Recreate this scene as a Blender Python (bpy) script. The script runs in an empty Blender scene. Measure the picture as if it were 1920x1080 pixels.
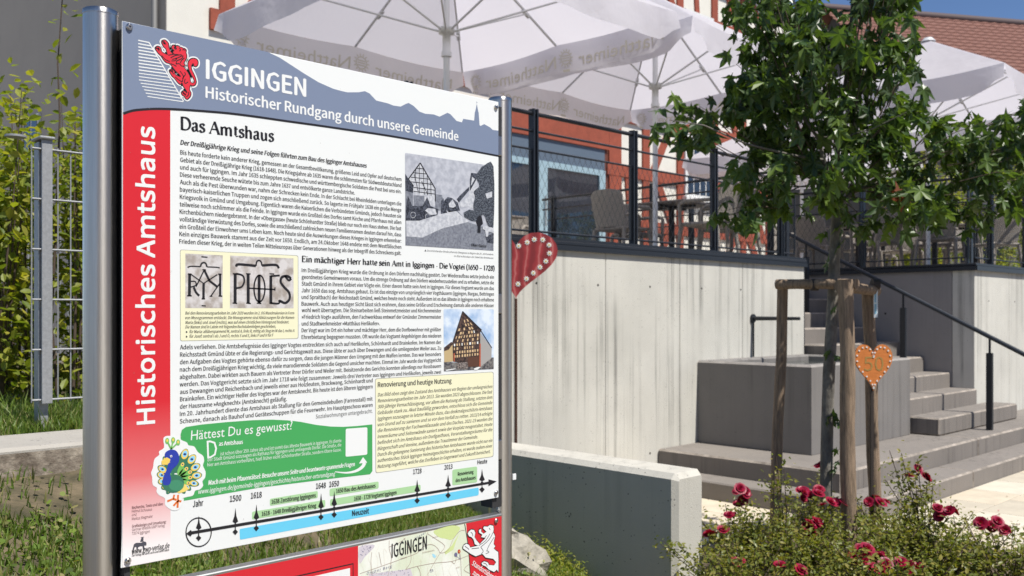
import bpy, math, random
import numpy as np
from mathutils import Vector, Matrix
from mathutils.geometry import tessellate_polygon

random.seed(7)
rng = np.random.default_rng(7)
sc = bpy.context.scene
C = sc.collection
R_ = math.radians

# ------------------------------------------------------------------ camera
FPX = 1750.0
HOR = 588.0
CAMZ = 1.55
YAW = R_(46)
cs, sn = math.cos(YAW), math.sin(YAW)
cam = bpy.data.objects.new('camera', bpy.data.cameras.new('camera'))
C.objects.link(cam)
sc.camera = cam
cam.location = (0, 0, CAMZ)
cam.rotation_euler = (R_(90), 0, YAW - R_(90))
cam.data.sensor_width = 36
cam.data.lens = FPX / 1920 * 36
cam.data.shift_y = (HOR - 540) / 1920
cam.data.clip_end = 500
cam.data.clip_start = 0.05
cam.data.dof.use_dof = True
cam.data.dof.focus_distance = 2.1
cam.data.dof.aperture_fstop = 8

# ------------------------------------------------------------------ light
SUN_EL, SUN_AZ = 60.0, 5.0          # azimuth measured from -y towards +x
w = bpy.data.worlds.new('World')
sc.world = w
w.use_nodes = True
nt = w.node_tree
bg = nt.nodes['Background']
sky = nt.nodes.new('ShaderNodeTexSky')
sky.sky_type = 'NISHITA'
sky.sun_disc = False
sky.sun_elevation = R_(SUN_EL)
sky.sun_rotation = R_(180 - SUN_AZ)
sky.altitude = 1500
sky.air_density = 0.75
sky.dust_density = 0.0
sky.ozone_density = 5.0
nt.links.new(sky.outputs[0], bg.inputs[0])
bg.inputs[1].default_value = 0.105
sl = bpy.data.lights.new('sun', 'SUN')
sl.energy = 5.0
sl.angle = R_(0.5)
sl.color = (1, 0.955, 0.88)
sun = bpy.data.objects.new('sun', sl)
C.objects.link(sun)
sd = Vector((math.sin(R_(SUN_AZ)) * math.cos(R_(SUN_EL)), -math.cos(R_(SUN_AZ)) * math.cos(R_(SUN_EL)), math.sin(R_(SUN_EL))))
sun.rotation_euler = sd.to_track_quat('Z', 'Y').to_euler()
sun.location = (0, 0, 12)
sc.view_settings.view_transform = 'Standard'
sc.view_settings.look = 'None'
sc.view_settings.gamma = 1
sc.view_settings.exposure = 0.34
sc.view_settings.use_curve_mapping = False
sc.render.engine = 'CYCLES'
sc.cycles.use_denoising = True
sc.cycles.denoising_prefilter = 'NONE'
sc.cycles.max_bounces = 6
sc.cycles.transparent_max_bounces = 8

# ------------------------------------------------------------------ measuring helpers (photo pixel + known plane -> place)
def ray(px):
    t = (px - 960) / FPX
    return cs + sn * t, sn - cs * t
def at(px, py, D):
    a, b = ray(px)
    return Vector((a * D, b * D, CAMZ - (py - HOR) / FPX * D))
def on_v(px, py, V):
    a, b = ray(px); D = V / b
    return Vector((a * D, V, CAMZ - (py - HOR) / FPX * D))
def on_u(px, py, U):
    a, b = ray(px); D = U / a
    return Vector((U, b * D, CAMZ - (py - HOR) / FPX * D))
def on_z(px, py, Z):
    D = (CAMZ - Z) * FPX / (py - HOR)
    a, b = ray(px)
    return Vector((a * D, b * D, Z))

# ------------------------------------------------------------------ materials
MATS = {}
def new_mat(name):
    m = bpy.data.materials.new(name); m.use_nodes = True
    n = m.node_tree
    return m, n, n.nodes['Principled BSDF'], n.nodes, n.links
def mat(name, col, rough=0.6, metal=0.0, var=0.0, scale=8.0, bump=0.0, bscale=60.0, col2=None, stretch=(1, 1, 1), spec=0.5, detail=6.0):
    if name in MATS: return MATS[name]
    m, n, p, N, L = new_mat(name)
    p.inputs['Base Color'].default_value = (*col, 1)
    p.inputs['Roughness'].default_value = rough
    p.inputs['Metallic'].default_value = metal
    p.inputs['Specular IOR Level'].default_value = spec
    if var > 0 or bump > 0:
        tc = N.new('ShaderNodeTexCoord'); mp = N.new('ShaderNodeMapping')
        mp.inputs['Scale'].default_value = stretch
        L.new(tc.outputs['Object'], mp.inputs[0])
    if var > 0:
        nz = N.new('ShaderNodeTexNoise'); nz.inputs['Scale'].default_value = scale; nz.inputs['Detail'].default_value = detail
        nz.inputs['Roughness'].default_value = 0.65
        L.new(mp.outputs[0], nz.inputs[0])
        cr = N.new('ShaderNodeValToRGB')
        c2 = col2 or tuple(c * (1 - var) for c in col)
        cr.color_ramp.elements[0].position = 0.32; cr.color_ramp.elements[0].color = (*c2, 1)
        cr.color_ramp.elements[1].position = 0.68; cr.color_ramp.elements[1].color = (*[min(1, c * (1 + var * 0.35)) for c in col], 1)
        L.new(nz.outputs[0], cr.inputs[0]); L.new(cr.outputs[0], p.inputs['Base Color'])
    if bump > 0:
        nb = N.new('ShaderNodeTexNoise'); nb.inputs['Scale'].default_value = bscale; nb.inputs['Detail'].default_value = 5
        L.new(mp.outputs[0], nb.inputs[0])
        bp = N.new('ShaderNodeBump'); bp.inputs['Strength'].default_value = bump; bp.inputs['Distance'].default_value = 0.01
        L.new(nb.outputs[0], bp.inputs['Height']); L.new(bp.outputs[0], p.inputs['Normal'])
    MATS[name] = m
    return m

def concrete(name, base, dark, streak=0.5, pores=0.6, hue=(1, 1, 1)):
    """cast concrete: cloudy tone, vertical run-off streaks and air pores"""
    m, n, p, N, L = new_mat(name)
    tc = N.new('ShaderNodeTexCoord')
    mp = N.new('ShaderNodeMapping'); mp.inputs['Scale'].default_value = (8, 8, 0.14); L.new(tc.outputs['Object'], mp.inputs[0])
    a = N.new('ShaderNodeTexNoise'); a.inputs['Scale'].default_value = 1.6; a.inputs['Detail'].default_value = 8; a.inputs['Roughness'].default_value = .7
    L.new(mp.outputs[0], a.inputs[0])
    b = N.new('ShaderNodeTexNoise'); b.inputs['Scale'].default_value = 1.3; b.inputs['Detail'].default_value = 9; b.inputs['Roughness'].default_value = .62
    L.new(tc.outputs['Object'], b.inputs[0])
    ra = N.new('ShaderNodeMapRange'); ra.inputs[1].default_value = .50; ra.inputs[2].default_value = .68; L.new(a.outputs[0], ra.inputs[0])
    mk = N.new('ShaderNodeTexNoise'); mk.inputs['Scale'].default_value = .9; mk.inputs['Detail'].default_value = 3; L.new(tc.outputs['Object'], mk.inputs[0])
    mr_ = N.new('ShaderNodeMapRange'); mr_.inputs[1].default_value = .42; mr_.inputs[2].default_value = .62; mr_.inputs[3].default_value = .15; mr_.inputs[4].default_value = 1.3; L.new(mk.outputs[0], mr_.inputs[0])
    mm = N.new('ShaderNodeMath'); mm.operation = 'MULTIPLY'; L.new(ra.outputs[0], mm.inputs[0]); L.new(mr_.outputs[0], mm.inputs[1]); ra = mm
    rb = N.new('ShaderNodeMapRange'); rb.inputs[1].default_value = .3; rb.inputs[2].default_value = .7; L.new(b.outputs[0], rb.inputs[0])
    mul = N.new('ShaderNodeMath'); mul.operation = 'MULTIPLY'; mul.inputs[1].default_value = streak; L.new(ra.outputs[0], mul.inputs[0])
    ad = N.new('ShaderNodeMath'); ad.operation = 'MULTIPLY_ADD'; ad.inputs[1].default_value = .34; L.new(rb.outputs[0], ad.inputs[0]); L.new(mul.outputs[0], ad.inputs[2]); ad.use_clamp = True
    mx = N.new('ShaderNodeMix'); mx.data_type = 'RGBA'
    mx.inputs[6].default_value = (*[base * h for h in hue], 1); mx.inputs[7].default_value = (*[dark * h for h in hue], 1)
    L.new(ad.outputs[0], mx.inputs[0])
    v = N.new('ShaderNodeTexVoronoi'); v.inputs['Scale'].default_value = 38; L.new(tc.outputs['Object'], v.inputs[0])
    cut = N.new('ShaderNodeTexNoise'); cut.inputs['Scale'].default_value = 11; L.new(tc.outputs['Object'], cut.inputs[0])
    th = N.new('ShaderNodeMapRange'); th.inputs[1].default_value = .45; th.inputs[2].default_value = .75; th.inputs[3].default_value = 0.05; th.inputs[4].default_value = 0.24; L.new(cut.outputs[0], th.inputs[0])
    lt = N.new('ShaderNodeMath'); lt.operation = 'LESS_THAN'; L.new(v.outputs['Distance'], lt.inputs[0]); L.new(th.outputs[0], lt.inputs[1])
    pm = N.new('ShaderNodeMath'); pm.operation = 'MULTIPLY'; pm.inputs[1].default_value = pores; L.new(lt.outputs[0], pm.inputs[0])
    m2 = N.new('ShaderNodeMix'); m2.data_type = 'RGBA'; m2.inputs[7].default_value = (dark * .35, dark * .33, dark * .3, 1)
    L.new(mx.outputs[2], m2.inputs[6]); L.new(pm.outputs[0], m2.inputs[0]); L.new(m2.outputs[2], p.inputs['Base Color'])
    f = N.new('ShaderNodeTexNoise'); f.inputs['Scale'].default_value = 160; f.inputs['Detail'].default_value = 4; L.new(tc.outputs['Object'], f.inputs[0])
    sb = N.new('ShaderNodeMath'); sb.operation = 'MULTIPLY_ADD'; sb.inputs[1].default_value = -1.5; L.new(lt.outputs[0], sb.inputs[0]); L.new(f.outputs[0], sb.inputs[2])
    bp = N.new('ShaderNodeBump'); bp.inputs['Strength'].default_value = .35; bp.inputs['Distance'].default_value = .006
    L.new(sb.outputs[0], bp.inputs['Height']); L.new(bp.outputs[0], p.inputs['Normal'])
    p.inputs['Roughness'].default_value = .85
    return m

def leaf_mat(name, cols, trans=0.35, rough=0.45):
    """leaf: each leaf gets its own tone from its island, light passes through a little"""
    m, n, p, N, L = new_mat(name)
    g = N.new('ShaderNodeNewGeometry'); oi = N.new('ShaderNodeObjectInfo')
    ad = N.new('ShaderNodeMath'); ad.operation = 'ADD'; L.new(g.outputs['Random Per Island'], ad.inputs[0]); L.new(oi.outputs['Random'], ad.inputs[1])
    fr = N.new('ShaderNodeMath'); fr.operation = 'FRACT'; L.new(ad.outputs[0], fr.inputs[0])
    cr = N.new('ShaderNodeValToRGB'); e = cr.color_ramp.elements
    for i, c in enumerate(cols):
        pos = i / (len(cols) - 1)
        el = e[0] if i == 0 else (e[-1] if i == len(cols) - 1 else e.new(pos))
        el.position = pos; el.color = (*c, 1)
    L.new(fr.outputs[0], cr.inputs[0]); L.new(cr.outputs[0], p.inputs['Base Color'])
    p.inputs['Roughness'].default_value = rough; p.inputs['Specular IOR Level'].default_value = .45
    tr = N.new('ShaderNodeBsdfTranslucent')
    br = N.new('ShaderNodeMix'); br.data_type = 'RGBA'; br.blend_type = 'MULTIPLY'; br.inputs[0].default_value = 1
    br.inputs[7].default_value = (1.5, 1.6, .5, 1); L.new(cr.outputs[0], br.inputs[6]); L.new(br.outputs[2], tr.inputs[0])
    ms = N.new('ShaderNodeMixShader'); ms.inputs[0].default_value = trans
    L.new(p.outputs[0], ms.inputs[1]); L.new(tr.outputs[0], ms.inputs[2]); L.new(ms.outputs[0], N['Material Output'].inputs[0])
    return m

def cloth_mat(name, col, trans):
    m, n, p, N, L = new_mat(name)
    p.inputs['Base Color'].default_value = (*col, 1); p.inputs['Roughness'].default_value = .8
    tc = N.new('ShaderNodeTexCoord'); nz = N.new('ShaderNodeTexNoise'); nz.inputs['Scale'].default_value = 3; nz.inputs['Detail'].default_value = 4
    L.new(tc.outputs['Object'], nz.inputs[0])
    bp = N.new('ShaderNodeBump'); bp.inputs['Strength'].default_value = .5; bp.inputs['Distance'].default_value = .06
    L.new(nz.outputs[0], bp.inputs['Height']); L.new(bp.outputs[0], p.inputs['Normal'])
    tr = N.new('ShaderNodeBsdfTranslucent'); tr.inputs[0].default_value = (*col, 1)
    ms = N.new('ShaderNodeMixShader'); ms.inputs[0].default_value = trans
    L.new(p.outputs[0], ms.inputs[1]); L.new(tr.outputs[0], ms.inputs[2]); L.new(ms.outputs[0], N['Material Output'].inputs[0])
    return m

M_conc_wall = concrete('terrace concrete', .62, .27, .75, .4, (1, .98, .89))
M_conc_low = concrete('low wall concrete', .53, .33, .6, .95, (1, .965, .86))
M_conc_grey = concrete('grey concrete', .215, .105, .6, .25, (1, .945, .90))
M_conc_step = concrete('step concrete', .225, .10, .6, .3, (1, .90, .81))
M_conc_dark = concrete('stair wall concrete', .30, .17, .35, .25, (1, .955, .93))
M_black = mat('anthracite steel', (.018, .021, .027), .42, 0.2)
M_rail = mat('rail steel', (.03, .036, .045), .35, .4)
M_steel = mat('brushed steel', (.62, .60, .57), .3, 1.0, .12, 30, .05, 200, stretch=(14, 14, .25))
_n = M_steel.node_tree; _p = _n.nodes['Principled BSDF']; _p.inputs['Anisotropic'].default_value = .8; _p.inputs['Anisotropic Rotation'].default_value = .25; _p.inputs['Roughness'].default_value = .30
_t = _n.nodes.new('ShaderNodeTangent'); _t.direction_type = 'RADIAL'; _t.axis = 'Z'; _n.links.new(_t.outputs[0], _p.inputs['Tangent'])
M_galv = mat('galvanised steel', (.36, .37, .38), .5, .35, .22, 110)
M_alu = mat('aluminium edge', (.42, .43, .43), .4, .9, .1, 40)
M_white = mat('white print', (.76, .785, .785), .38)
M_ink = mat('black print', (.012, .012, .016), .45)
M_soil = mat('soil', (.13, .095, .065), .95, 0, .5, 9, .8, 40)
M_bark = mat('plane bark', (.20, .185, .16), .9, 0, .55, 22, .8, 45, stretch=(1, 1, .5))
M_twig = mat('twig bark', (.085, .06, .042), .85, 0, .3, 30)
M_wood = mat('weathered stake wood', (.30, .215, .145), .85, 0, .55, 13, .5, 40, stretch=(6, 6, .5))
M_red = mat('timber red', (.30, .068, .036), .8, 0, .22, 6, .3, 30)
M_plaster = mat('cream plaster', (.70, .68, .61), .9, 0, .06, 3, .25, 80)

# ------------------------------------------------------------------ mesh helpers
class Mb:
    def __init__(s): s.v = []; s.f = []; s.m = []; s.sm = []
    def add(s, vs, fs, mi=0, smooth=False):
        b = len(s.v); s.v += [tuple(x) for x in vs]
        for f in fs: s.f.append(tuple(i + b for i in f)); s.m.append(mi); s.sm.append(smooth)
        return s
    def box(s, x0, x1, y0, y1, z0, z1, mi=0):
        vs = [(x0, y0, z0), (x1, y0, z0), (x1, y1, z0), (x0, y1, z0), (x0, y0, z1), (x1, y0, z1), (x1, y1, z1), (x0, y1, z1)]
        return s.add(vs, [(3, 2, 1, 0), (4, 5, 6, 7), (0, 1, 5, 4), (1, 2, 6, 5), (2, 3, 7, 6), (3, 0, 4, 7)], mi)
    def bbox(s, x0, x1, y0, y1, z0, z1, c=.01, mi=0, edge=None):
        """box with chamfered edges"""
        vs = []; 
        xs, ys, zs = (x0, x1), (y0, y1), (z0, z1)
        idx = {}
        for i in (0, 1):
            for j in (0, 1):
                for k in (0, 1):
                    sx, sy, sz = (1, -1)[i], (1, -1)[j], (1, -1)[k]
                    for ax, d in enumerate([(0, c, c), (c, 0, c), (c, c, 0)]):
                        idx[i, j, k, ax] = len(vs)
                        vs.append((xs[i] + sx * d[0], ys[j] + sy * d[1], zs[k] + sz * d[2]))
        f = []
        for i in (0, 1):
            q = [idx[i, 0, 0, 0], idx[i, 1, 0, 0], idx[i, 1, 1, 0], idx[i, 0, 1, 0]]; f.append(q if i else q[::-1])
            q = [idx[0, i, 0, 1], idx[0, i, 1, 1], idx[1, i, 1, 1], idx[1, i, 0, 1]]; f.append(q if i else q[::-1])
            q = [idx[0, 0, i, 2], idx[1, 0, i, 2], idx[1, 1, i, 2], idx[0, 1, i, 2]]; f.append(q if i else q[::-1])
        for i in (0, 1):
            for j in (0, 1):
                f.append([idx[i, j, 0, 0], idx[i, j, 1, 0], idx[i, j, 1, 1], idx[i, j, 0, 1]])
                f.append([idx[i, 0, j, 0], idx[i, 1, j, 0], idx[i, 1, j, 2], idx[i, 0, j, 2]])
                f.append([idx[0, i, j, 1], idx[1, i, j, 1], idx[1, i, j, 2], idx[0, i, j, 2]])
                for k in (0, 1):
                    f.append([idx[i, j, k, 0], idx[i, j, k, 1], idx[i, j, k, 2]])
        s.add(vs, f, mi)
        if edge is not None:
            for k in range(len(s.m) - len(f) + 6, len(s.m)): s.m[k] = edge
        return s
    def tube(s, pts, rs, n=8, mi=0, caps=True, smooth=True, twist=0.0):
        pts = [Vector(p) for p in pts]
        if not isinstance(rs, (list, tuple)): rs = [rs] * len(pts)
        vs = []; fs = []; prev = None
        for i, p in enumerate(pts):
            d = (pts[min(i + 1, len(pts) - 1)] - pts[max(i - 1, 0)]).normalized()
            if prev is None:
                a = Vector((0, 0, 1)) if abs(d.z) < .9 else Vector((1, 0, 0))
                x = d.cross(a).normalized()
            else:
                x = (prev - d * prev.dot(d)).normalized()
            prev = x; y = d.cross(x)
            for k in range(n):
                t = 2 * math.pi * (k + .5) / n + twist
                vs.append(p + (x * math.cos(t) + y * math.sin(t)) * rs[i])
        for i in range(len(pts) - 1):
            for k in range(n):
                fs.append((i * n + k, i * n + (k + 1) % n, (i + 1) * n + (k + 1) % n, (i + 1) * n + k))
        s.add(vs, fs, mi, smooth)
        if caps:
            s.add(vs[:n], [tuple(range(n))[::-1]], mi); s.add(vs[-n:], [tuple(range(n))], mi)
        return s
    def prism(s, poly, axis, a, b, mi=0):
        """poly of 2-D points swept along an axis ('x','y','z') from a to b"""
        def P(q, h): return {'x': (h, q[0], q[1]), 'y': (q[0], h, q[1]), 'z': (q[0], q[1], h)}[axis]
        n = len(poly); tri = tessellate_polygon([[Vector((q[0], q[1], 0)) for q in poly]])
        vs = [P(q, a) for q in poly] + [P(q, b) for q in poly]
        fs = [t for t in tri] + [tuple(n + i for i in t[::-1]) for t in tri]
        fs += [(i, (i + 1) % n, n + (i + 1) % n, n + i) for i in range(n)]
        return s.add(vs, fs, mi)
    def quad(s, a, b, c, d, mi=0): return s.add([a, b, c, d], [(0, 1, 2, 3)], mi)
    def mesh(s, name, mats):
        me = bpy.data.meshes.new(name)
        me.from_pydata(s.v, [], s.f)
        for m in (mats if isinstance(mats, (list, tuple)) else [mats]): me.materials.append(m)
        me.polygons.foreach_set('material_index', s.m)
        me.polygons.foreach_set('use_smooth', s.sm)
        me.update()
        return me

def link(name, me, parent=None, loc=None, kind=None, label=None, fix=False):
    o = bpy.data.objects.new(name, me); C.objects.link(o)
    if parent is not None:
        o.parent = parent
    if loc is not None: o.location = loc
    if kind: o['kind'] = kind
    if label: o['label'] = label
    return o
def part(name, mb, mats, parent, label=None, kind=None, loc=None, world=True):
    """a part built in world coordinates under a thing whose empty stands at its base"""
    o = link(name, mb.mesh(name, mats), parent, kind=kind, label=label)
    if loc is not None: o.location = loc
    elif world and parent is not None:
        q = parent; off = Vector((0, 0, 0))
        while q is not None: off += q.location; q = q.parent
        o.location = -off
    return o
def thing(name, label, cat, loc=(0, 0, 0), group=None, rz=0):
    o = bpy.data.objects.new(name, None); C.objects.link(o); o.location = loc; o.rotation_euler.z = rz
    o.empty_display_size = .1
    o['label'] = label; o['category'] = cat
    if group: o['group'] = group
    return o
def tag(o, label, cat, group=None):
    o['label'] = label; o['category'] = cat
    if group: o['group'] = group
    return o
def struct(name, mb, mats):
    return link(name, mb.mesh(name, mats), kind='structure')
def copy_tree(o, parent=None):
    c = o.copy(); C.objects.link(c); c.parent = parent
    for ch in [k for k in KIDS(o)]: copy_tree(ch, c)
    return c
def KIDS(o): return list(o.children)

# ================================================================== GROUND
def lawn_z(u, v):
    z = .494 - .30 * u + .22 * v
    k = min(1, max(0, (v - 3.86) / .12)) * min(1, max(0, (2.7 - u) / .9))
    z = z * (1 - k) + 1.07 * k
    k2 = min(1, max(0, (v - 2.95) / .55)) * min(1, max(0, (2.6 - u) / .8)) * (1 if v < 3.86 else 0)
    z += max(0, (.985 - z)) * k2 * k2 * (3 - 2 * k2)
    z = min(z, 1.07)
    return max(z, 0.0)
mb = Mb(); mb.quad((-150, -150, -.004), (250, -150, -.004), (250, 250, -.004), (-150, 250, -.004))
struct('ground', mb, mat('far ground', (.46, .42, .34), .95, 0, .2, .8))
NU, NV = 110, 120
us = np.linspace(-6, 3.86, NU); vs_ = np.linspace(-1.5, 12, NV)
mb = Mb()
V = []
for j in range(NV):
    for i in range(NU):
        u, v = us[i], vs_[j]
        V.append((u, v, lawn_z(u, v) + .012 * math.sin(u * 9 + v * 4) * math.sin(v * 7 - u * 3) + .001))
F = [(j * NU + i, j * NU + i + 1, (j + 1) * NU + i + 1, (j + 1) * NU + i) for j in range(NV - 1) for i in range(NU - 1)]
mb.add(V, F, 0, True)
struct('lawn_slope', mb, mat('lawn soil', (.15, .115, .07), .95, 0, .55, 9, 1.0, 60, col2=(.05, .045, .022)))

# plaza paving: slabs as pieces, joints recessed
M_slab = [mat('plaza slab %d' % i, c, .85, 0, .16, 5, .2, 90) for i, c in enumerate([(.56, .49, .38), (.60, .55, .45), (.50, .45, .36)])]
paving = struct('paving', Mb().box(4.12, 30, -12, 8, -.02, .001), mat('joint sand', (.22, .19, .15), .95, 0, .3, 20))
slab_me = {}
def slab(u0, v0, w_, l_, k):
    key = (w_, l_, k)
    if key not in slab_me:
        slab_me[key] = Mb().bbox(.004, w_ - .004, .004, l_ - .004, 0, .035, .004).mesh('slab', M_slab[k])
    o = link('slab', slab_me[key], paving); o.location = (u0, v0, -.012)
n = 0
for j in range(24):
    v0 = 3.08 - .4 * (j + 1)
    off = .3 * (j % 2)
    for i in range(22):
        u0 = 6.15 + i * .6 + off
        p = (u0 * cs + v0 * sn); px = 960 + FPX * (u0 * sn - v0 * cs) / max(p, .1)
        if p < 4.4 or px > 2000 or n > 285 or px < 1300: continue
        slab(u0, v0, .6, .4, (i * 7 + j * 3) % 3); n += 1
mb = Mb()
for j in range(14):
    for i in range(3):
        u0, v0 = 4.9 + .6 * i, 4.8 - .4 * j
        if v0 > 3.25: mb.bbox(u0 + .004, u0 + .596, v0 + .004, v0 + .396, -.012, .023, .004)
part('slab_field', mb, M_slab[0], paving, kind='stuff')

# rose bed soil and gravel mulch
mb = Mb(); NB = 40
V = []
for j in range(NB):
    for i in range(NB):
        V.append((4.13 + (6.12 - 4.13) * i / (NB - 1), -1.0 + 4.35 * j / (NB - 1), .07 + .02 * random.random() + .03 * math.sin(i * .7) * math.sin(j * .5)))
mb.add(V, [(j * NB + i, j * NB + i + 1, (j + 1) * NB + i + 1, (j + 1) * NB + i) for j in range(NB - 1) for i in range(NB - 1)], 0, True)
struct('rose_bed_soil', mb, M_soil)

# ================================================================== TERRACE
TZ = 2.05
terr = thing('terrace_wall', 'tall pale cast concrete terrace wall carrying the black mesh railing, left of the stairs', 'wall', (3.5, 5.15, 0))
joints = [3.5, 3.94, 5.0, 6.08, 7.14, 8.2, 9.44]
for a, b in zip(joints[:-1], joints[1:]):
    part('concrete_panel', Mb().bbox(a + .003, b - .003, 5.15, 5.40, 0.003, 2.10, .004), M_conc_wall, terr)
mb = Mb().box(3.52, 9.42, 5.158, 5.39, .01, 2.08); part('joint_core', mb, M_conc_grey, terr)
M_hole = mat('tie hole', (.03, .028, .025), .9)
for z in (1.79, .30):
    for u in (3.75, 4.5, 5.24, 5.98, 6.69, 7.49, 8.17, 8.95):
        part('tie_hole', Mb().tube([(u, 5.149, z), (u, 5.160, z)], .011, 8), M_hole, terr)
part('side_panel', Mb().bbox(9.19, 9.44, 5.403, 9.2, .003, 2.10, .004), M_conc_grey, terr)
for k, (a, b, c, d) in enumerate([(3.5, 9.46, 5.125, 5.42)]):
    part('coping', Mb().bbox(a, b, c, d, 2.105, 2.135, .004).box(a, b, c - .004, c + .008, 2.06, 2.104).box(a, b, c + .012, c + .03, 2.137, 2.16), M_black, terr)
part('side_coping', Mb().bbox(9.17, 9.465, 5.423, 9.2, 2.105, 2.135, .004).box(9.452, 9.47, 5.16, 9.2, 1.2, 2.104), M_black, terr)

wall2 = thing('stair_wall', 'grey concrete wall beside the stairs with its sunlit end turning right', 'wall', (11.35, 4.05, 0))
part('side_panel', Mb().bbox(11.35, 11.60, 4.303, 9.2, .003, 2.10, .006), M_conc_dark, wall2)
for a, b in ((11.35, 12.5), (12.5, 13.6), (13.6, 15.0), (15.0, 16.4)):
    part('concrete_panel', Mb().bbox(a + .002, b - .003, 4.05, 4.30, .003, 2.10, .006), M_conc_wall, wall2)
for u in (11.8, 12.7): part('tie_hole', Mb().tube([(u, 4.049, 1.7), (u, 4.06, 1.7)], .011, 8), M_hole, wall2)
for v in (5.1, 6.3): part('tie_hole', Mb().tube([(11.349, v, 1.55), (11.36, v, 1.55)], .014, 8), M_hole, wall2)
part('coping', Mb().bbox(11.32, 16.4, 4.02, 4.32, 2.105, 2.135, .004).box(11.31, 11.33, 4.03, 9.2, 2.05, 2.10).bbox(11.32, 11.62, 4.323, 9.2, 2.105, 2.135, .004).box(11.33, 16.4, 4.012, 4.028, 2.05, 2.104), M_black, wall2)
M_floor = mat('terrace floor', (.42, .38, .32), .85, 0, .2, 4)
struct('terrace_floor', Mb().box(3.7, 9.18, 5.41, 10.78, 1.9, TZ).box(9.18, 11.62, 9.205, 10.78, 1.9, TZ).box(11.61, 30, 4.31, 10.78, 1.9, TZ), M_floor)

# stairs
st = thing('stairs', 'brownish concrete stair flight climbing between the two terrace walls', 'stairs', (10.4, 3.72, 0))
RH, TR = .176, .30
M_edge = mat('step edge wear', (.33, .29, .25), .9, 0, .55, 9, col2=(.16, .14, .12))
for k in range(10):
    v0 = 3.72 + TR * k
    v1 = 3.72 + TR * 10 if k < 9 else 6.9
    z0 = .33 + RH * k
    r = 11.349 if v0 + TR > 4.05 else 11.9 
    left = 9.5 if v0 < 5.16 else 9.475
    part('step', Mb().bbox(left, min(r, 11.345) if k else 11.75, v0, (v0 + TR + .02 if k < 9 else 9.2), z0 + .002 if k == 0 else z0 - .02, z0 + RH, .014, edge=1), [M_conc_step, M_edge], st)
for k in range(10):   # fill below each step
    v0 = 3.72 + TR * k
    if k: part('step_core', Mb().box(9.505, 11.34, v0 + .005, v0 + TR - .005 if k < 9 else 9.2, .332, .33 + RH * k - .021), M_conc_step, st)
pl = thing('stepped_platform', 'low two-tiered concrete platform below the trough and the stairs', 'platform', (6.8, 3.4, 0))
for (a, b) in ((6.8, 9.62), (9.625, 13.2), (13.205, 17)):
    part('upper_tier', Mb().bbox(a, b, 3.4, 5.148 if b < 11 else 4.048, .003, .33, .016, edge=1), [M_conc_step, M_edge], pl)
for (a, b) in ((6.5, 8.6), (8.604, 11.5), (11.504, 14.5)):
    part('lower_tier', Mb().bbox(a, b, 3.08, 3.396, .003, .17, .014, edge=1), [M_conc_step, M_edge], pl)
part('lower_tier', Mb().bbox(6.5, 6.797, 3.4, 5.148, .003, .17, .012), M_conc_step, pl)

# trough
tr = thing('water_trough', 'large grey concrete fountain trough full of water against the terrace wall', 'trough', (8.4, 4.5, .33))
M_edge2 = mat('trough edge', (.30, .28, .26), .9, 0, .3, 10)
a, b, c, d, z0, z1, t = 7.42, 9.42, 3.98, 5.145, .333, 1.105, .13
rings = []
for (x0, x1, y0, y1, z) in ((a, b, c, d, z0), (a, b, c, d, z1 - .018), (a + .018, b - .018, c + .018, d - .001, z1), (a + t - .015, b - t + .015, c + t - .015, d - t + .015, z1), (a + t, b - t, c + t, d - t, z1 - .015), (a + t, b - t, c + t, d - t, z0 + .2)):
    rings += [(x0, y0, z), (x1, y0, z), (x1, y1, z), (x0, y1, z)]
mb = Mb()
for k in range(5): mb.add(rings[4 * k:4 * k + 8], [(i_, (i_ + 1) % 4, 4 + (i_ + 1) % 4, 4 + i_) for i_ in range(4)], 1 if k == 1 else 0)
part('basin', mb, [M_conc_grey, M_edge2], tr)
M_water = mat('trough water', (.05, .06, .055), .05, 0, 0, 1, .25, 14)
part('water', Mb().box(a + t, b - t, c + t, d - t, .8, 1.05), M_water, tr)
sp = thing('water_spout', 'thin black water pipe sticking out of the pale wall above the trough', 'pipe', (7.98, 5.14, 1.5))
q = on_v(1412, 597, 5.14)
part('rosette', Mb().tube([(q.x, 5.148, q.z), (q.x, 5.13, q.z)], .045, 16), M_black, sp)
part('pipe', Mb().tube([(q.x, 5.13, q.z), (q.x, 4.62, q.z)], [.022, .016], 10), M_black, sp)
part('pipe_shadow_rod', Mb().tube([(q.x, 5.135, q.z), (q.x, 5.135, 1.11)], .008, 6), M_black, sp)  # black rod drawn as the shadow line the pipe casts down the wall

# low retaining wall with bevelled rim
lw = thing('retaining_wall', 'low pitted concrete retaining wall with chamfered rim in front of the roses', 'wall', (3.98, 2.8, 0))
U0, U1, V0, V1, Z1, c_ = 3.86, 4.115, 2.81, 5.147, .738, .028
pr = [(U0, -.6), (U0, Z1 - c_), (U0 + c_, Z1), (U1 - c_, Z1), (U1, Z1 - c_), (U1, -.6)]
mb = Mb()
V = []
prin = [(U0 + c_, -.6), (U0 + c_, Z1 - c_ - .01), (U0 + c_ + .01, Z1 - c_), (U1 - c_ - .01, Z1 - c_), (U1 - c_, Z1 - c_ - .01), (U1 - c_, -.6)]
V += [(x, V1, z) for x, z in pr]; V += [(x, V0 + c_, z) for x, z in pr]; V += [(x, V0, z) for x, z in prin]
Fs = [(i, i + 1, 6 + i + 1, 6 + i) for i in range(5)] + [(6 + i, 7 + i, 13 + i, 12 + i) for i in range(5)] + [(12, 13, 14, 15, 16, 17), (5, 4, 3, 2, 1, 0)]
mb.add(V, Fs); part('wall_body', mb, M_conc_low, lw)

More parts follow.
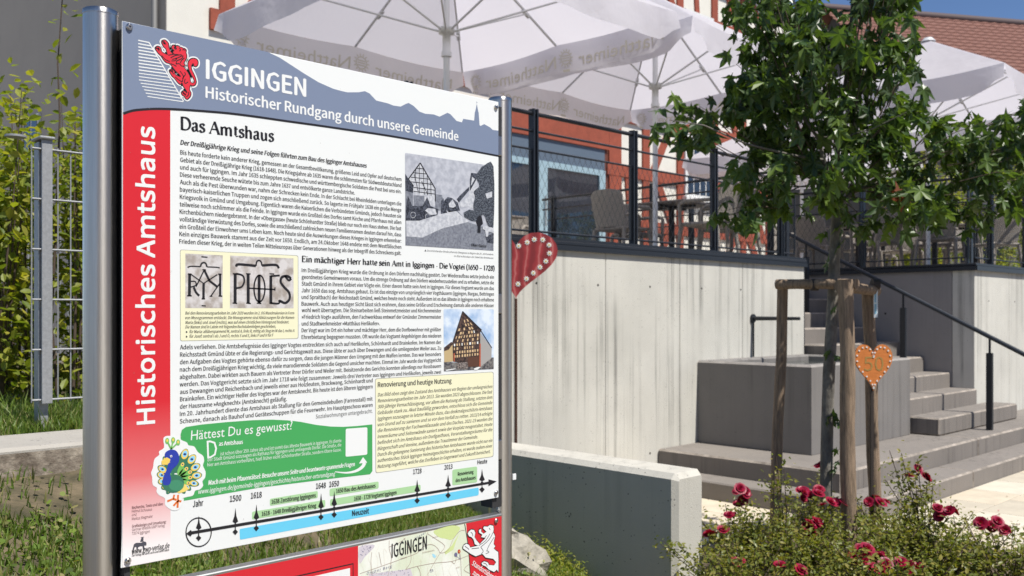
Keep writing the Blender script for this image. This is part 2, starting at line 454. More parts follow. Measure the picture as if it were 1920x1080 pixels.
# ================================================================== RAILINGS
def rod(p, q, r, n=6): return Mb().tube([p, q], r, n)
def railing(name, label, P0, P1, posts, frame=True, top=1.04, end_frames=()):
    P0 = Vector(P0); P1 = Vector(P1); d = (P1 - P0); L_ = d.length; d.normalize()
    t = thing(name, label, 'railing', P0)
    base = P0.z
    def P(s, h): return P0 + d * s + Vector((0, 0, h))
    side = Vector((-d.y, d.x, 0))
    for s in posts:
        mbp = Mb()
        for o_ in (-.028, .012):
            c0 = P(s + o_, 0); c1 = c0 + d * .016
            a = [c0 - side * .03, c1 - side * .03, c1 + side * .03, c0 + side * .03]
            mbp.add(a + [x + Vector((0, 0, top)) for x in a], [(3, 2, 1, 0), (4, 5, 6, 7), (0, 1, 5, 4), (1, 2, 6, 5), (2, 3, 7, 6), (3, 0, 4, 7)])
        part('post', mbp, M_black, t)
        part('bracket', Mb().tube([P(s - .05, .7), P(s + .05, .7)], .008, 6), M_rail, t)
    part('top_rail', rod(P(0, top - .035), P(L_, top - .035), .017, 8), M_black, t)
    part('upper_rail', rod(P(0, top - .175), P(L_, top - .175), .010), M_rail, t)
    sp_ = [0] + list(posts) + [L_] if posts[0] > .2 else list(posts) + ([L_] if L_ - posts[-1] > .3 else [])
    for a, b in zip(sp_[:-1], sp_[1:]):
        a += .045; b -= .045
        if b - a < .15: continue
        fr = Mb()
        z0, z1 = .07, top - .32
        for (p, q) in ((P(a, z0), P(b, z0)), (P(a, z1), P(b, z1)), (P(a, z0), P(a, z1)), (P(b, z0), P(b, z1))): fr.tube([p, q], .009, 6)
        f = part('mesh_frame', fr, M_rail, t)
        net = Mb(); sx, sz = .07, .12
        nn = int((b - a) / sx); hh = z1 - z0
        for i in range(-int(hh / sz) - 1, nn + 2):
            for sg in (1, -1):
                x0 = i * sx if sg == 1 else i * sx
                # line x = x0 + sg*h*sx/sz, clip
                pts = []
                h0, h1 = 0, hh
                xa = (i * sx) + (0 if sg == 1 else hh * sx / sz); xb = xa + sg * hh * sx / sz
                w_ = b - a
                def clip(xa, ha, xb, hb):
                    if xa > xb: xa, ha, xb, hb = xb, hb, xa, ha
                    if xb <= 0 or xa >= w_: return None
                    if xa < 0: ha += (hb - ha) * (0 - xa) / (xb - xa); xa = 0
                    if xb > w_: hb = ha + (hb - ha) * (w_ - xa) / (xb - xa); xb = w_
                    return xa, ha, xb, hb
                r = clip(xa, 0, xb, hh)
                if r: net.tube([P(a + r[0], z0 + r[1]), P(a + r[2], z0 + r[3])], .0016, 3, caps=False)
        nobj = link('wire_net', net.mesh('wire_net', M_rail), f, kind='stuff'); nobj.location = (0, 0, 0)
    return t
railing('terrace_railing', 'long black railing with wire net on the near edge of the terrace, behind the sign', (3.5, 5.22, 2.135), (9.40, 5.22, 2.135), [.52, 1.78, 3.04, 4.30, 5.56])
railing('terrace_railing', 'black railing running back along the left side of the stair opening', (9.38, 5.28, 2.135), (9.38, 9.1, 2.135), [.06, 1.9, 3.6])
railing('terrace_railing', 'black framed mesh railing on the dark wall right of the stairs', (11.40, 4.12, 2.135), (11.40, 9.1, 2.135), [.0, 1.3, 2.6, 3.9])
railing('terrace_railing', 'black mesh railing on top of the sunlit wall at the right edge', (11.45, 4.10, 2.135), (15.6, 4.10, 2.135), [.55, 1.8, 3.05])

hr = thing('handrail', 'sloping black handrail down the middle of the stairs', 'handrail', (10.4, 3.56, .33))
pA = on_u(1925, 667, 10.4); pB = on_u(1475, 437, 10.4)
dirr = (pB - pA)
mbh = Mb(); mbh.tube([pA - dirr * .03, pA, pB], .024, 10); part('rail', mbh, M_rail, hr)
def rail_z(v): return pA.z + (v - pA.y) / dirr.y * dirr.z
for v, zb in ((3.56, .33), (4.47, .33 + RH * 3), (5.65, .33 + RH * 7)):
    z = rail_z(v)
    part('post', Mb().bbox(10.375, 10.425, v - .03, v + .03, zb, z - .17, .004).tube([(10.4, v, z - .17), (10.4, v, z)], .012, 8), M_black, hr)

# ================================================================== HALF-TIMBERED HOUSE
HV = 10.8
hs = thing('half_timbered_house', 'cream and rust red half-timbered house behind the terrace with blue-grey glazed doors', 'house', (4.74, HV, 1))
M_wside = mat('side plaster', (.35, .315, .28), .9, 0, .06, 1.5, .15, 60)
part('wall', Mb().box(4.74, 19.0, HV, HV + .3, 0, 9.2).box(4.75, 19, HV + .3, HV + .35, 0, 9.1), M_plaster, hs, label='sunlit cream front wall')
sw = Mb().box(4.735, 4.745, HV + .01, HV + 16, 0, 9.2).box(4.745, 19.0, HV + 15.7, HV + 16, 0, 9.2).box(18.7, 19.0, HV + .35, HV + 15.7, 0, 9.2)
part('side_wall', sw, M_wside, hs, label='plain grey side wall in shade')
M_tile = mat('brown roof tile', (.20, .085, .06), .7, 0, .25, 12)
part('roof', Mb().prism([(HV - .6, 9.0), (HV + 8, 17), (HV + 16.6, 9.0), (HV + 16.6, 9.2), (HV + 8, 17.3), (HV - .6, 9.2)], 'x', 4.4, 19.4), M_tile, hs)
# side window + downpipe
p0 = on_u(62, 232, 4.73); 
wn = part('window', Mb().box(4.70, 4.733, p0.y - .35, p0.y + .35, 3.95, 4.62), mat('white frame', (.7, .7, .68), .5), hs)
M_glass = mat('dark glass', (.015, .02, .03), .04, 0, spec=.9)
for a in (0, .32): link('pane', Mb().box(4.69, 4.699, p0.y - .29 + a, p0.y - .04 + a, 4.0, 4.57).mesh('pane', M_glass), wn)
for o in wn.children: o.location = (0, 0, 0)
dp = on_u(291, 50, 4.69)
part('downpipe', Mb().tube([(4.68, dp.y + .55, 9), (4.68, dp.y + .5, 5.9), (4.68, dp.y, 5.35), (4.68, dp.y, 1)], .035, 8), mat('zinc pipe', (.14, .14, .14), .6, 0), hs)  # zinc darkened in colour to stand in for shade on the pipe

def beam(a, b, wd, dep=.03, name='timber_beam', m=None, z0=0, curve=0):
    a = Vector((a[0], 0, a[1])); b = Vector((b[0], 0, b[1])); d = (b - a).normalized(); nrm = Vector((-d.z, 0, d.x)) * wd / 2
    j = .006 * random.random()
    A = [a + nrm, a - nrm, b - nrm, b + nrm]
    pts = [(p.x, p.z) for p in A]
    part(name, Mb().prism(pts, 'y', HV - dep - j, HV + .01), m or M_red, hs)
Zs = [2.35, 3.17, 4.13, 5.16, 6.25, 7.4, 8.5]
for i, z in enumerate(Zs):
    L0 = 12.75 if z < 5 else (5.27 if z < 6 else 4.9)
    beam((L0, z), (18.95, z), .20 if i not in (3,) else .26, .045)
beam((9.3, 4.66), (12.78, 4.66), .40, .05)
beam((9.3, 3.3), (9.3, 4.46), .9, .04); 
PU = [12.98, 13.88, 14.95, 16.13, 17.2, 18.2]
for r in range(6):
    za, zb = Zs[r], Zs[r + 1]
    if za > 5:
        for u in (5.5, 6.6, 7.7, 8.8, 9.9, 11.0, 12.1): beam((u, za), (u, zb), .2, .035)
        for k, u in enumerate((6.05, 8.25, 10.45)): beam((u - .4, za), (u + .35, zb), .15, .03)
    for k, u in enumerate(PU): beam((u, za), (u, zb), .34 if k == 0 else .2, .035)
    for k in range(len(PU) - 1):
        a, b = PU[k], PU[k + 1]
        if (k == 2 and r in (1, 2, 4)) : continue
        if k in (1, 3): beam((a + .18, za) if (r + k) % 2 else (b - .2, za), (b - .28, zb) if (r + k) % 2 else (a + .3, zb), .17, .03)
        elif k == 4: beam((a + .2, zb), (b - .2, za), .17, .03)
        elif r % 2: beam(((a + b) / 2, za), ((a + b) / 2 - .1, zb), .14, .03)
# windows with mullions
M_wf = mat('window white paint', (.70, .70, .69), .45)
def window(u0, u1, z0, z1, cols=4, rows=3, y=HV):
    fr = part('window', Mb().box(u0, u1, y - .08, y + .02, z0, z1), M_wf, hs)
    pw = (u1 - u0 - .22) / cols; ph = (z1 - z0 - .2) / rows
    for i in range(cols):
        for j in range(rows):
            x = u0 + .08 + i * (pw + .02) ; z = z0 + .07 + j * (ph + .03)
            k = link('pane', Mb().box(x, x + pw - .015, y - .086, y - .079, z, z + ph - .01).mesh('pane', M_glass), fr); k.location = (0, 0, 0)
window(15.05, 16.02, 3.83, 5.08)
window(15.05, 16.02, 6.35, 7.5)
for u in (6.75, 8.95, 11.15): window(u, u + .95, 6.4, 7.3)
part('window_sill', Mb().box(15.0, 16.07, HV - .14, HV - .03, 3.76, 3.83), M_wf, hs)
# glazed doors
M_blue = mat('blue-grey paint', (.30, .42, .48), .5)
M_blued = mat('dark blind box', (.10, .135, .18), .5)
part('blind_box', Mb().box(9.75, 12.70, HV - .02, HV + .02, 4.08, 4.46), M_blued, hs)
part('door_reveal', Mb().box(9.7, 12.8, HV - .012, HV + .01, TZ, 4.5), mat('dark red reveal', (.13, .035, .02), .7), hs)
for k, (a, b) in enumerate(((9.80, 10.98), (11.0, 12.68))):
    d_ = part('glazed_door', Mb().box(a, b, HV - .028, HV - .012, TZ + .02, 4.08), M_glass, hs)
    for (x0, x1, z0, z1) in ((a, a + .20, TZ, 4.08), (b - .16, b, TZ, 4.08), (a + .2, b - .16, 3.98, 4.08), (a + .2, b - .16, TZ, TZ + .18)):
        f = link('frame', Mb().box(x0, x1, HV - .055, HV - .029, z0, z1).mesh('frame', M_blue), d_); f.location = (0, 0, 0)
    h = link('handle', Mb().tube([(a + .12, HV - .09, 3.0), (a + .12, HV - .09, 3.5)], .014, 8).mesh('handle', M_galv), d_); h.location = (0, 0, 0)
part('wall_lamp', Mb().tube([(16.5, HV - .12, 4.35), (16.5, HV - .12, 4.65)], .12, 12), mat('opal lamp shade', (.75, .74, .75), .3), hs)

# ================================================================== NEIGHBOUR WITH BROWN ROOF
F3 = Vector((cs, sn, 0)); R3 = Vector((sn, -cs, 0))
th = R_(77)
D2 = F3 * math.cos(th) + R3 * math.sin(th); N2 = F3 * math.sin(th) - R3 * math.cos(th)
rc = at(1920, 48, 30)
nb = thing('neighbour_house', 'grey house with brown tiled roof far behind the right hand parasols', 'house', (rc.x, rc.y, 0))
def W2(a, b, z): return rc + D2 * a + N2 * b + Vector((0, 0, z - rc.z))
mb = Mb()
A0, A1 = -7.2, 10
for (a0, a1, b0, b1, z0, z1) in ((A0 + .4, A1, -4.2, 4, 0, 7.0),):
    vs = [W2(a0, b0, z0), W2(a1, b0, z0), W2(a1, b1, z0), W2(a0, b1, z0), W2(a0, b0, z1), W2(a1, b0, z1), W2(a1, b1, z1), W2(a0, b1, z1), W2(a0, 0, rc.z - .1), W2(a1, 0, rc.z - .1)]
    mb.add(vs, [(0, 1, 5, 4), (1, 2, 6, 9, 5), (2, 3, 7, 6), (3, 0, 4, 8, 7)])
part('wall', mb, mat('shade toned render', (.115, .11, .108), .9, 0, .15, 1.2), nb)  # the shade on this wall is put into its dark base colour
for i in range(6):
    mbw = Mb(); z0 = 4.9 - .28 * 0
    a = A0 + 1.5 + i * 2.6
    wv = [W2(a, -4.23, 2.9), W2(a + 1.3, -4.23, 2.9), W2(a + 1.3, -4.23, 4.4), W2(a, -4.23, 4.4)]
    mbw.add(wv + [x + N2 * .05 for x in wv], [(0, 1, 2, 3), (0, 4, 5, 1), (1, 5, 6, 2), (2, 6, 7, 3), (3, 7, 4, 0)]); part('window', mbw, M_glass, nb)
# roof: overlapping tile courses with pantile waves
mb = Mb(); NR = 26; run = 4.9
for j in range(NR):
    s0, s1 = j / NR, (j + 1) / NR
    def rp(a, s, lift): return W2(a, -run * s, rc.z - (rc.z - 6.7) * s + lift)
    nw = 100
    V = []; 
    for i in range(nw + 1):
        a = A0 + (A1 - A0) * i / nw
        wv = .025 * (1 if i % 2 else 0)
        V += [rp(a, s0, .02 + wv), rp(a, s1, .075 + wv), rp(a, s1, .0)]
    mb.add(V, [f for i in range(nw) for f in ((3 * i, 3 * i + 3, 3 * i + 4, 3 * i + 1), (3 * i + 1, 3 * i + 4, 3 * i + 5, 3 * i + 2))])
mb.quad(W2(A0, 0, rc.z), W2(A1, 0, rc.z), W2(A1, run, 6.7), W2(A0, run, 6.7))
part('roof_tiles', mb, M_tile, nb, kind='stuff')
part('ridge', Mb().tube([W2(A0, 0, rc.z + .05), W2(A1, 0, rc.z + .05)], .13, 8), mat('dark ridge tile', (.07, .045, .045), .7), nb)

ob = thing('street_house', 'long rendered house across the street behind the viewer, seen only in reflections', 'house', (5, -24, 0))
part('wall', Mb().box(-22, 34, -34, -24, 0, 7.0), mat('street house render', (.30, .25, .20), .9, 0, .2, .7), ob)
part('roof', Mb().prism([(-35, 6.9), (-29, 11), (-23.2, 6.9)], 'x', -23, 35), M_tile, ob)
# ================================================================== PARASOLS
M_cloth = cloth_mat('parasol cloth', (.74, .72, .77), .52)
M_pole = mat('parasol frame grey white', (.62, .63, .64), .4, .2)
M_print = mat('beige valance print', (.60, .57, .50), .8)
FONTS = {}
def font(kind):
    if kind not in FONTS:
        f = None
        if kind in ('sans', 'bf'):
            try:
                import os
                f = bpy.data.fonts.load(os.path.join(bpy.utils.resource_path('LOCAL'), 'datafiles', 'fonts', 'Noto Sans CJK Regular.woff2'), check_existing=True)
            except Exception: f = None
        FONTS[kind] = f
    return FONTS[kind]
def text_geo(s, kind='sans', off=0.0, shear=0.0, res=2):
    off = 0.0
    c = bpy.data.curves.new('tmp', 'FONT'); c.body = s; c.size = 1; c.offset = off; c.shear = shear; c.resolution_u = res
    if font(kind): c.font = font(kind)
    o = bpy.data.objects.new('tmp', c)
    me = o.to_mesh()
    v = [(p.co.x, p.co.y) for p in me.vertices]; f = [tuple(p.vertices) for p in me.polygons]
    o.to_mesh_clear(); bpy.data.objects.remove(o); bpy.data.curves.remove(c)
    return v, f
CAPS = {}
def capof(kind):
    if kind not in CAPS: CAPS[kind] = max(y for x, y in text_geo('H', kind)[0])
    return CAPS[kind]
TXT_N = text_geo('Nattheimer', 'bfont', .028)
TXT_N2 = text_geo('Nattheimer', 'bfont', -.002)

def emblem(P, mbx):
    """sun-rayed round crest with band, printed beside the lettering; P maps (x,y) to 3-D"""
    for k in range(14):
        a = 2 * math.pi * k / 14
        mbx.add([P(math.cos(a - .12) * .8, math.sin(a - .12) * .8), P(math.cos(a) * 1.15, math.sin(a) * 1.15), P(math.cos(a + .12) * .8, math.sin(a + .12) * .8)], [(0, 1, 2)])
    n = 20
    for r0, r1 in ((.62, .74),):
        V = []
        for k in range(n): 
            a = 2 * math.pi * k / n; V += [P(math.cos(a) * r0, math.sin(a) * r0), P(math.cos(a) * r1, math.sin(a) * r1)]
        mbx.add(V, [(2 * k, 2 * k + 1, (2 * k + 3) % (2 * n), (2 * k + 2) % (2 * n)) for k in range(n)])
    for y in (-.28, 0, .25):
        mbx.add([P(-.5, y - .06), P(.5, y - .06), P(.5, y + .06), P(-.5, y + .06)], [(0, 1, 2, 3)])
    mbx.add([P(-.45, -1.5), P(.45, -1.5), P(.5, -1.25), P(-.5, -1.25)], [(0, 1, 2, 3)])

def parasol(name, label, cx, cy, half, rot, z_edge=4.15, z_top=4.97, base=TZ, printed=True):
    t = thing(name, label, 'parasol', (cx, cy, base), 'white parasols on the terrace', R_(rot))
    H = z_edge - base; A = z_top - base; S = 3.99 - base + (z_edge - 4.15)
    def pt(*a, **k): return part(*a, world=False, **k)
    pt('base_plate', Mb().bbox(-.35, .35, -.35, .35, .003, .05, .01), M_galv, t)
    pt('pole', Mb().tube([(0, 0, .05), (0, 0, A - .05)], .028, 14), M_pole, t)
    pt('slider', Mb().tube([(0, 0, S - .22), (0, 0, S - .18), (0, 0, S - .17), (0, 0, S - .03), (0, 0, S - .02), (0, 0, S + .03)], [.045, .045, .036, .036, .07, .07], 14), M_pole, t)
    pt('crown_cap', Mb().tube([(0, 0, A - .02), (0, 0, A + .025)], [.09, .05], 12), M_pole, t)
    ends = []
    for k in range(8):
        a = math.pi / 4 * k
        r = half * (1 / max(abs(math.cos(a)), abs(math.sin(a))))
        ends.append(Vector((math.cos(a) * r, math.sin(a) * r, H)))
    top = Vector((0, 0, A - .05))
    for e in ends:
        e2 = e + Vector((0, 0, -.02)); e2 = top + (e2 - top) * .985
        pt('rib', Mb().tube([top, e2], .012, 4), M_pole, t)
        j = top + (e2 - top) * .7
        pt('strut', Mb().tube([(e.x * .03, e.y * .03, S), j - Vector((0, 0, .02))], .010, 4).tube([j - (e2 - top) * .03 - Vector((0, 0, .015)), j + (e2 - top) * .03 - Vector((0, 0, .015))], .022, 6), M_pole, t)
    # canopy: each of the four sides sags a little between its ribs
    mb = Mb(); G = 14
    for q in range(4):
        a0 = ends[(2 * q + 7) % 8]; a1 = ends[(2 * q + 1) % 8]; mid = ends[2 * q]
        V = []
        for i in range(G + 1):
            s = i / G
            for j in range(G + 1):
                r = j / G
                e = a0.lerp(a1, r)
                p = Vector((0, 0, A)).lerp(e, s)
                loc = (r * 2) % 1
                p.z -= .05 * s * math.sin(math.pi * loc) * (1.1 - s * .5)
                V.append(p)
        mb.add(V, [(i * (G + 1) + j, i * (G + 1) + j + 1, (i + 1) * (G + 1) + j + 1, (i + 1) * (G + 1) + j) for i in range(G) for j in range(G)], 0, True)
    pt('canopy', mb, M_cloth, t)
    for q in range(4):
        a0 = ends[(2 * q + 7) % 8]; a1 = ends[(2 * q + 1) % 8]
        d = (a1 - a0).normalized(); out = Vector((d.y, -d.x, 0)); 
        L_ = (a1 - a0).length
        VH = .27
        def vp(x, h, o=0.0):
            # x along the edge 0..1, h drop 0..1
            edge = min(x, 1 - x) * L_
            drop = VH * (1 - .45 * math.exp(-(edge / .13) ** 2) if edge < .4 else 1)
            ph = x * 9 + q * 2
            wob = .018 * math.sin(ph * 2.1) * h + .03 * h * (edge < .25) * math.cos(ph * 5)
            loc = (x * 2) % 1
            sag = -.05 * math.sin(math.pi * loc) * .6
            p = a0.lerp(a1, x) + out * (wob + .02 * h + o) + Vector((0, 0, sag - drop * h))
            return p
        mb = Mb(); nx, nh = 40, 4
        V = [vp(i / nx, j / nh) for i in range(nx + 1) for j in range(nh + 1)]
        mb.add(V, [(i * (nh + 1) + j, i * (nh + 1) + j + 1, (i + 1) * (nh + 1) + j + 1, (i + 1) * (nh + 1) + j) for i in range(nx) for j in range(nh)], 0, True)
        va = pt('valance', mb, M_cloth, t)
        # print: reads correctly from outside, shows mirrored from below
        W = max(x for x, y in TXT_N[0]); 
        hgt = .17; wtx = 1.02
        mbt = Mb()
        for cxf in (((.27, .73) if half > 1.3 else (.27, .73)) if printed and q < 2 else ()):
            x0 = cxf - wtx / L_ * .62
            for o_ in (-.003, .003):
                def P(x, y): 
                    xx = x0 + x / W * wtx / L_; 
                    return vp(min(1, max(0, xx)), .80 - y * hgt / VH, o_)
                v, f = TXT_N
                mbt.add([P(x, y) for x, y in v], f)
                xe = x0 + (wtx + .16) / L_
                emblem(lambda x, y: vp(min(1, max(0, xe + x * .085 / L_)), .5 - y * .085 / VH, o_), mbt)
        if printed and q < 2: l_ = link('lettering', mbt.mesh('lettering', M_print), va)
    return t
parasol('parasol', 'nearest white parasol, above the sign, its left corner over the cream wall', 5.2, 6.2, 1.4, 0)
parasol('parasol', 'second white parasol, its mast standing between the sign and the tree', 8.08, 6.15, 1.34, 2)
parasol('parasol', 'white parasol showing its sunlit top under the brown roof', 11.85, 4.78, 1.42, -2, printed=False)
parasol('parasol', 'farthest white parasol, mostly hidden behind the tree crown', 14.4, 7.9, 1.4, 0)

# ================================================================== TERRACE FURNITURE
M_weave = mat('taupe woven plastic', (.29, .26, .225), .6, 0, .25, 60, .6, 120)
M_dk = mat('dark table metal', (.02, .02, .022), .5)
M_top = mat('table top', (.19, .165, .145), .5, 0, .2, 20)
TOP_GEO = Mb().bbox(-.36, .36, -.36, .36, .725, .75, .006).mesh('table_top', M_top)
def table(x, y, rz, label):
    t = thing('bistro_table', label, 'table', (x, y, TZ + .002), 'bistro tables on the terrace', rz)
    link('table_top', TOP_GEO, t)
    part('cross_support', Mb().box(-.3, .3, -.025, .025, .70, .724).box(-.025, .025, -.3, .3, .699, .7235), M_dk, t, world=False)
    part('column', Mb().tube([(0, 0, .03), (0, 0, .7)], .035, 10), M_dk, t, world=False)
    part('foot', Mb().bbox(-.22, .22, -.22, .22, 0, .03, .006), M_dk, t, world=False)
    return t
def chair(x, y, rz, label, cat='chair', m=None):
    m = m or M_weave
    t = thing('woven_armchair', label, 'chair', (x, y, TZ + .002), 'woven armchairs on the terrace', rz)
    def pt(n_, mb): part(n_, mb, m, t, world=False)
    pt('seat', Mb().bbox(-.23, .23, -.22, .22, .42, .455, .012))
    V = []; n = 8; 
    for i in range(n + 1):
        a = -1 + 2 * i / n
        for (z, o, w_) in ((.455, .0, .22), (.62, .035, .235), (.80, .08, .23), (.86, .09, .21)):
            V.append((a * w_, .21 + o - .05 * a * a, z - (.03 * a ** 4 if z > .8 else 0)))
    V2 = [(x_, y_ + .02, z_) for x_, y_, z_ in V]
    fs = [(i * 4 + j, (i + 1) * 4 + j, (i + 1) * 4 + j + 1, i * 4 + j + 1) for i in range(n) for j in range(3)]
    N0 = len(V)
    fs2 = [tuple(N0 + k for k in f[::-1]) for f in fs]
    rim = [(i * 4 + 3, (i + 1) * 4 + 3, N0 + (i + 1) * 4 + 3, N0 + i * 4 + 3) for i in range(n)] + [(j, j + 1, N0 + j + 1, N0 + j) for j in range(3)] + [(n * 4 + j + 1, n * 4 + j, N0 + n * 4 + j, N0 + n * 4 + j + 1) for j in range(3)]
    mb = Mb(); mb.add(V + V2, fs + fs2 + rim); pt('backrest', mb)
    for sx in (-1, 1):
        pt('armrest', Mb().tube([(sx * .25, -.2, .40), (sx * .265, -.2, .64), (sx * .265, -.14, .67), (sx * .262, .2, .67)], [.018, .022, .024, .02], 6))
        for sy in (-1, 1):
            pt('leg', Mb().tube([(sx * .225, sy * .2, .43), (sx * .25, sy * .25, 0)], [.024, .016], 6))
    return t
tabs = [(8.74, 6.42, .1, 'bistro table just right of the second parasol mast'), (8.15, 8.9, 0, 'bistro table farther back between the glazed doors and the window'),
        (12.9, 6.2, 0, 'bistro table behind the stair opening, left of the white mast'), (12.6, 5.0, .05, 'bistro table right behind the mesh of the dark wall railing'),
        (14.6, 6.6, .1, 'far bistro table deep on the right terrace'), (13.9, 4.95, 0, 'bistro table near the right edge behind the sunlit wall')]
for a in tabs: table(*a)
ch = [(8.14, 6.66, 1.5, 'woven armchair by the second parasol mast, seen from its side'), (8.9, 7.05, .1, 'woven armchair behind the first bistro table'),
      (9.05, 5.85, 2.9, 'woven armchair with its back to the camera at the first table'), (8.35, 5.66, 3.3, 'low woven armchair close to the railing net'),
      (7.6, 9.3, 1.2, 'woven armchair in front of the glazed doors'), (8.9, 9.2, -1.3, 'woven armchair below the white window'),
      (12.3, 5.65, 2.9, 'woven armchair seen from behind just right of the tree trunk'), (13.4, 6.4, -1.5, 'woven armchair right of the table behind the stairs'),
      (12.35, 6.5, 1.5, 'woven armchair left of the table behind the stairs'), (12.15, 4.75, 1.7, 'woven armchair beside the white mast, near the railing corner'),
      (13.2, 5.25, -1.4, 'woven armchair behind the corner post of the right railing'), (14.1, 6.1, 2.8, 'woven armchair far back on the right terrace'),
      (15.1, 6.9, -1.4, 'farthest woven armchair on the right terrace'), (13.6, 4.6, 2.7, 'woven armchair in the sun close to the right railing'),
      (14.4, 5.3, -1.3, 'woven armchair at the right edge of the picture'), (12.75, 7.2, .2, 'woven armchair in front of the grey house, deep in shade')]
for a in ch: chair(*a)

# ================================================================== SIGN
PV = 1.718
sg = thing('information_board', 'large white, red and grey information board about the Amtshaus on two steel posts', 'sign', (1.15, PV, .4))
post_u = [(.649, .035), (1.660, .03)]
for (u, dr), lab in zip(post_u, ('left steel post', 'right steel post')):
    r = .030
    po = part('post', Mb().tube([(0, 0, .2), (0, 0, 2.098)], r, 48, caps=False).tube([(0, 0, 2.098), (0, 0, 2.106), (0, 0, 2.108)], [r + .0008, r + .0008, r - .002], 48), M_steel, sg, label=lab, world=False, loc=Vector((u, PV + .045, 0)) - sg.location)
# clamp rails behind the board edges
for (x0, x1) in ((.6775, .688), (1.597, 1.6295)):
    part('clamp_rail', Mb().box(x0, x1, PV + .007, PV + .05, 1.06, 2.075), mat('dark gasket', (.03, .03, .032), .6), sg)
    for z in (1.18, 1.55, 1.95): part('clamp', Mb().bbox(x0 + .001, x1 - .001, PV + .004, PV + .052, z, z + .05, .002), M_steel, sg)
PH0, PH1, PU0, PU1 = 1.086, 2.084, .671, 1.612
board = part('panel', Mb().bbox(PU0, PU1, PV, PV + .004, PH0, PH1, .0008), [M_white], sg)
# homography: photo pixels of the board's four corners -> board coordinates
src = [(222, 38), (933, 192), (933, 934), (235, 1067)]
dst = [(PU0, PH1), (PU1, PH1), (PU1, PH0), (PU0, PH0)]
Am = []; Bm = []
for (x, y), (X, Y) in zip(src, dst):
    Am.append([x, y, 1, 0, 0, 0, -X * x, -X * y]); Bm.append(X)
    Am.append([0, 0, 0, x, y, 1, -Y * x, -Y * y]); Bm.append(Y)
hm = np.linalg.solve(np.array(Am, float), np.array(Bm, float))
def hp(x, y):
    w_ = hm[6] * x + hm[7] * y + 1
    return ((hm[0] * x + hm[1] * y + hm[2]) / w_, (hm[3] * x + hm[4] * y + hm[5]) / w_)
LOWER_V = PV - .012
def lp(x, y):
    q = on_v(x, y, LOWER_V); return (q.x, q.z)

def flatmat(name, col): return mat('print ' + name, col, .38)
class Art:
    """flat print on a board: polygons, strokes and lettering in layers a tenth of a millimetre apart"""
    def __init__(s, mp, plane): s.mp = mp; s.plane = plane; s.mbs = {}
    def mbf(s, name, m):
        k = (name, m.name)
        if k not in s.mbs: s.mbs[k] = (Mb(), m)
        return s.mbs[k][0]
    def raw(s, name, m, pts, faces, layer):
        y = s.plane - .00012 * layer
        s.mbf(name, m).add([(a, y, b) for a, b in pts], faces)
    def poly(s, name, m, pts, layer, px=True, holes=()):
        P = [s.mp(*p) for p in pts] if px else list(pts)
        tri = tessellate_polygon([[Vector((a, b, 0)) for a, b in P]])
        s.raw(name, m, P, tri, layer)
    def ell(s, name, m, cx, cy, rx, ry, layer, ang=0, n=20):
        ca, sa = math.cos(R_(ang)), math.sin(R_(ang))
        s.poly(name, m, [(cx + rx * math.cos(t) * ca - ry * math.sin(t) * sa, cy + rx * math.cos(t) * sa + ry * math.sin(t) * ca) for t in [2 * math.pi * k / n for k in range(n)]], layer)
    def stroke(s, name, m, pts, wd, layer, closed=False, px=True, ends=None):
        """wd in metres; mitred ribbon"""
        P = [Vector(s.mp(*p)) for p in pts] if px else [Vector(p) for p in pts]
        n = len(P); V = []
        for i in range(n):
            a = P[(i - 1) % n] if (closed or i) else P[i]; b = P[(i + 1) % n] if (closed or i < n - 1) else P[i]
            d = (b - a)
            d = d.normalized() if d.length > 1e-9 else Vector((1, 0))
            k = wd / 2 if not callable(wd) else wd(i / (n - 1)) / 2
            nr = Vector((-d.y, d.x)) * k
            V += [tuple(P[i] + nr), tuple(P[i] - nr)]
        f = [(2 * i, 2 * i + 1, (2 * i + 3) % (2 * n), (2 * i + 2) % (2 * n)) for i in range(n if closed else n - 1)]
        s.raw(name, m, V, f, layer)
    def text(s, name, m, txt, x0, y0, x1, y1, cap, layer, kind='sans', off=0.0, shear=0.0, res=2):
        """baseline from pixel (x0,y0) to (x1,y1); cap height in metres"""
        a = Vector(s.mp(x0, y0)); b = Vector(s.mp(x1, y1)); v, f = text_geo(txt, kind, off, shear, res)
        if not v: return
        xs = [p[0] for p in v]; xa, xb = min(xs), max(xs)
        d = (b - a); L_ = d.length; d.normalize(); nr = Vector((-d.y, d.x)); capu = capof(kind)
        if shear: xb -= shear * .3
        pts = []
        for x, y in v:
            q = a + d * ((x - xa) / (xb - xa) * L_) + nr * (y / capu * cap); pts.append((q.x, q.y))
        s.raw(name, m, pts, f, layer)
        if off > 0:     # bold: the same glyphs again a hair to each side and up
            e = off * 1.3 * cap
            for k, (ex, ey) in enumerate(((-e, 0), (e, 0), (0, e * .6), (0, -e * .6)) if cap > .0095 else ((-e, 0), (e, 0))):
                s.raw(name, m, [(x + ex, y + ey) for x, y in pts], f, layer + .25 * (k + 1))
    def build(s, parent):
        for (name, _), (mbx, m) in s.mbs.items():
            o = link(name, mbx.mesh(name, m), parent); o.location = (0, 0, 0)
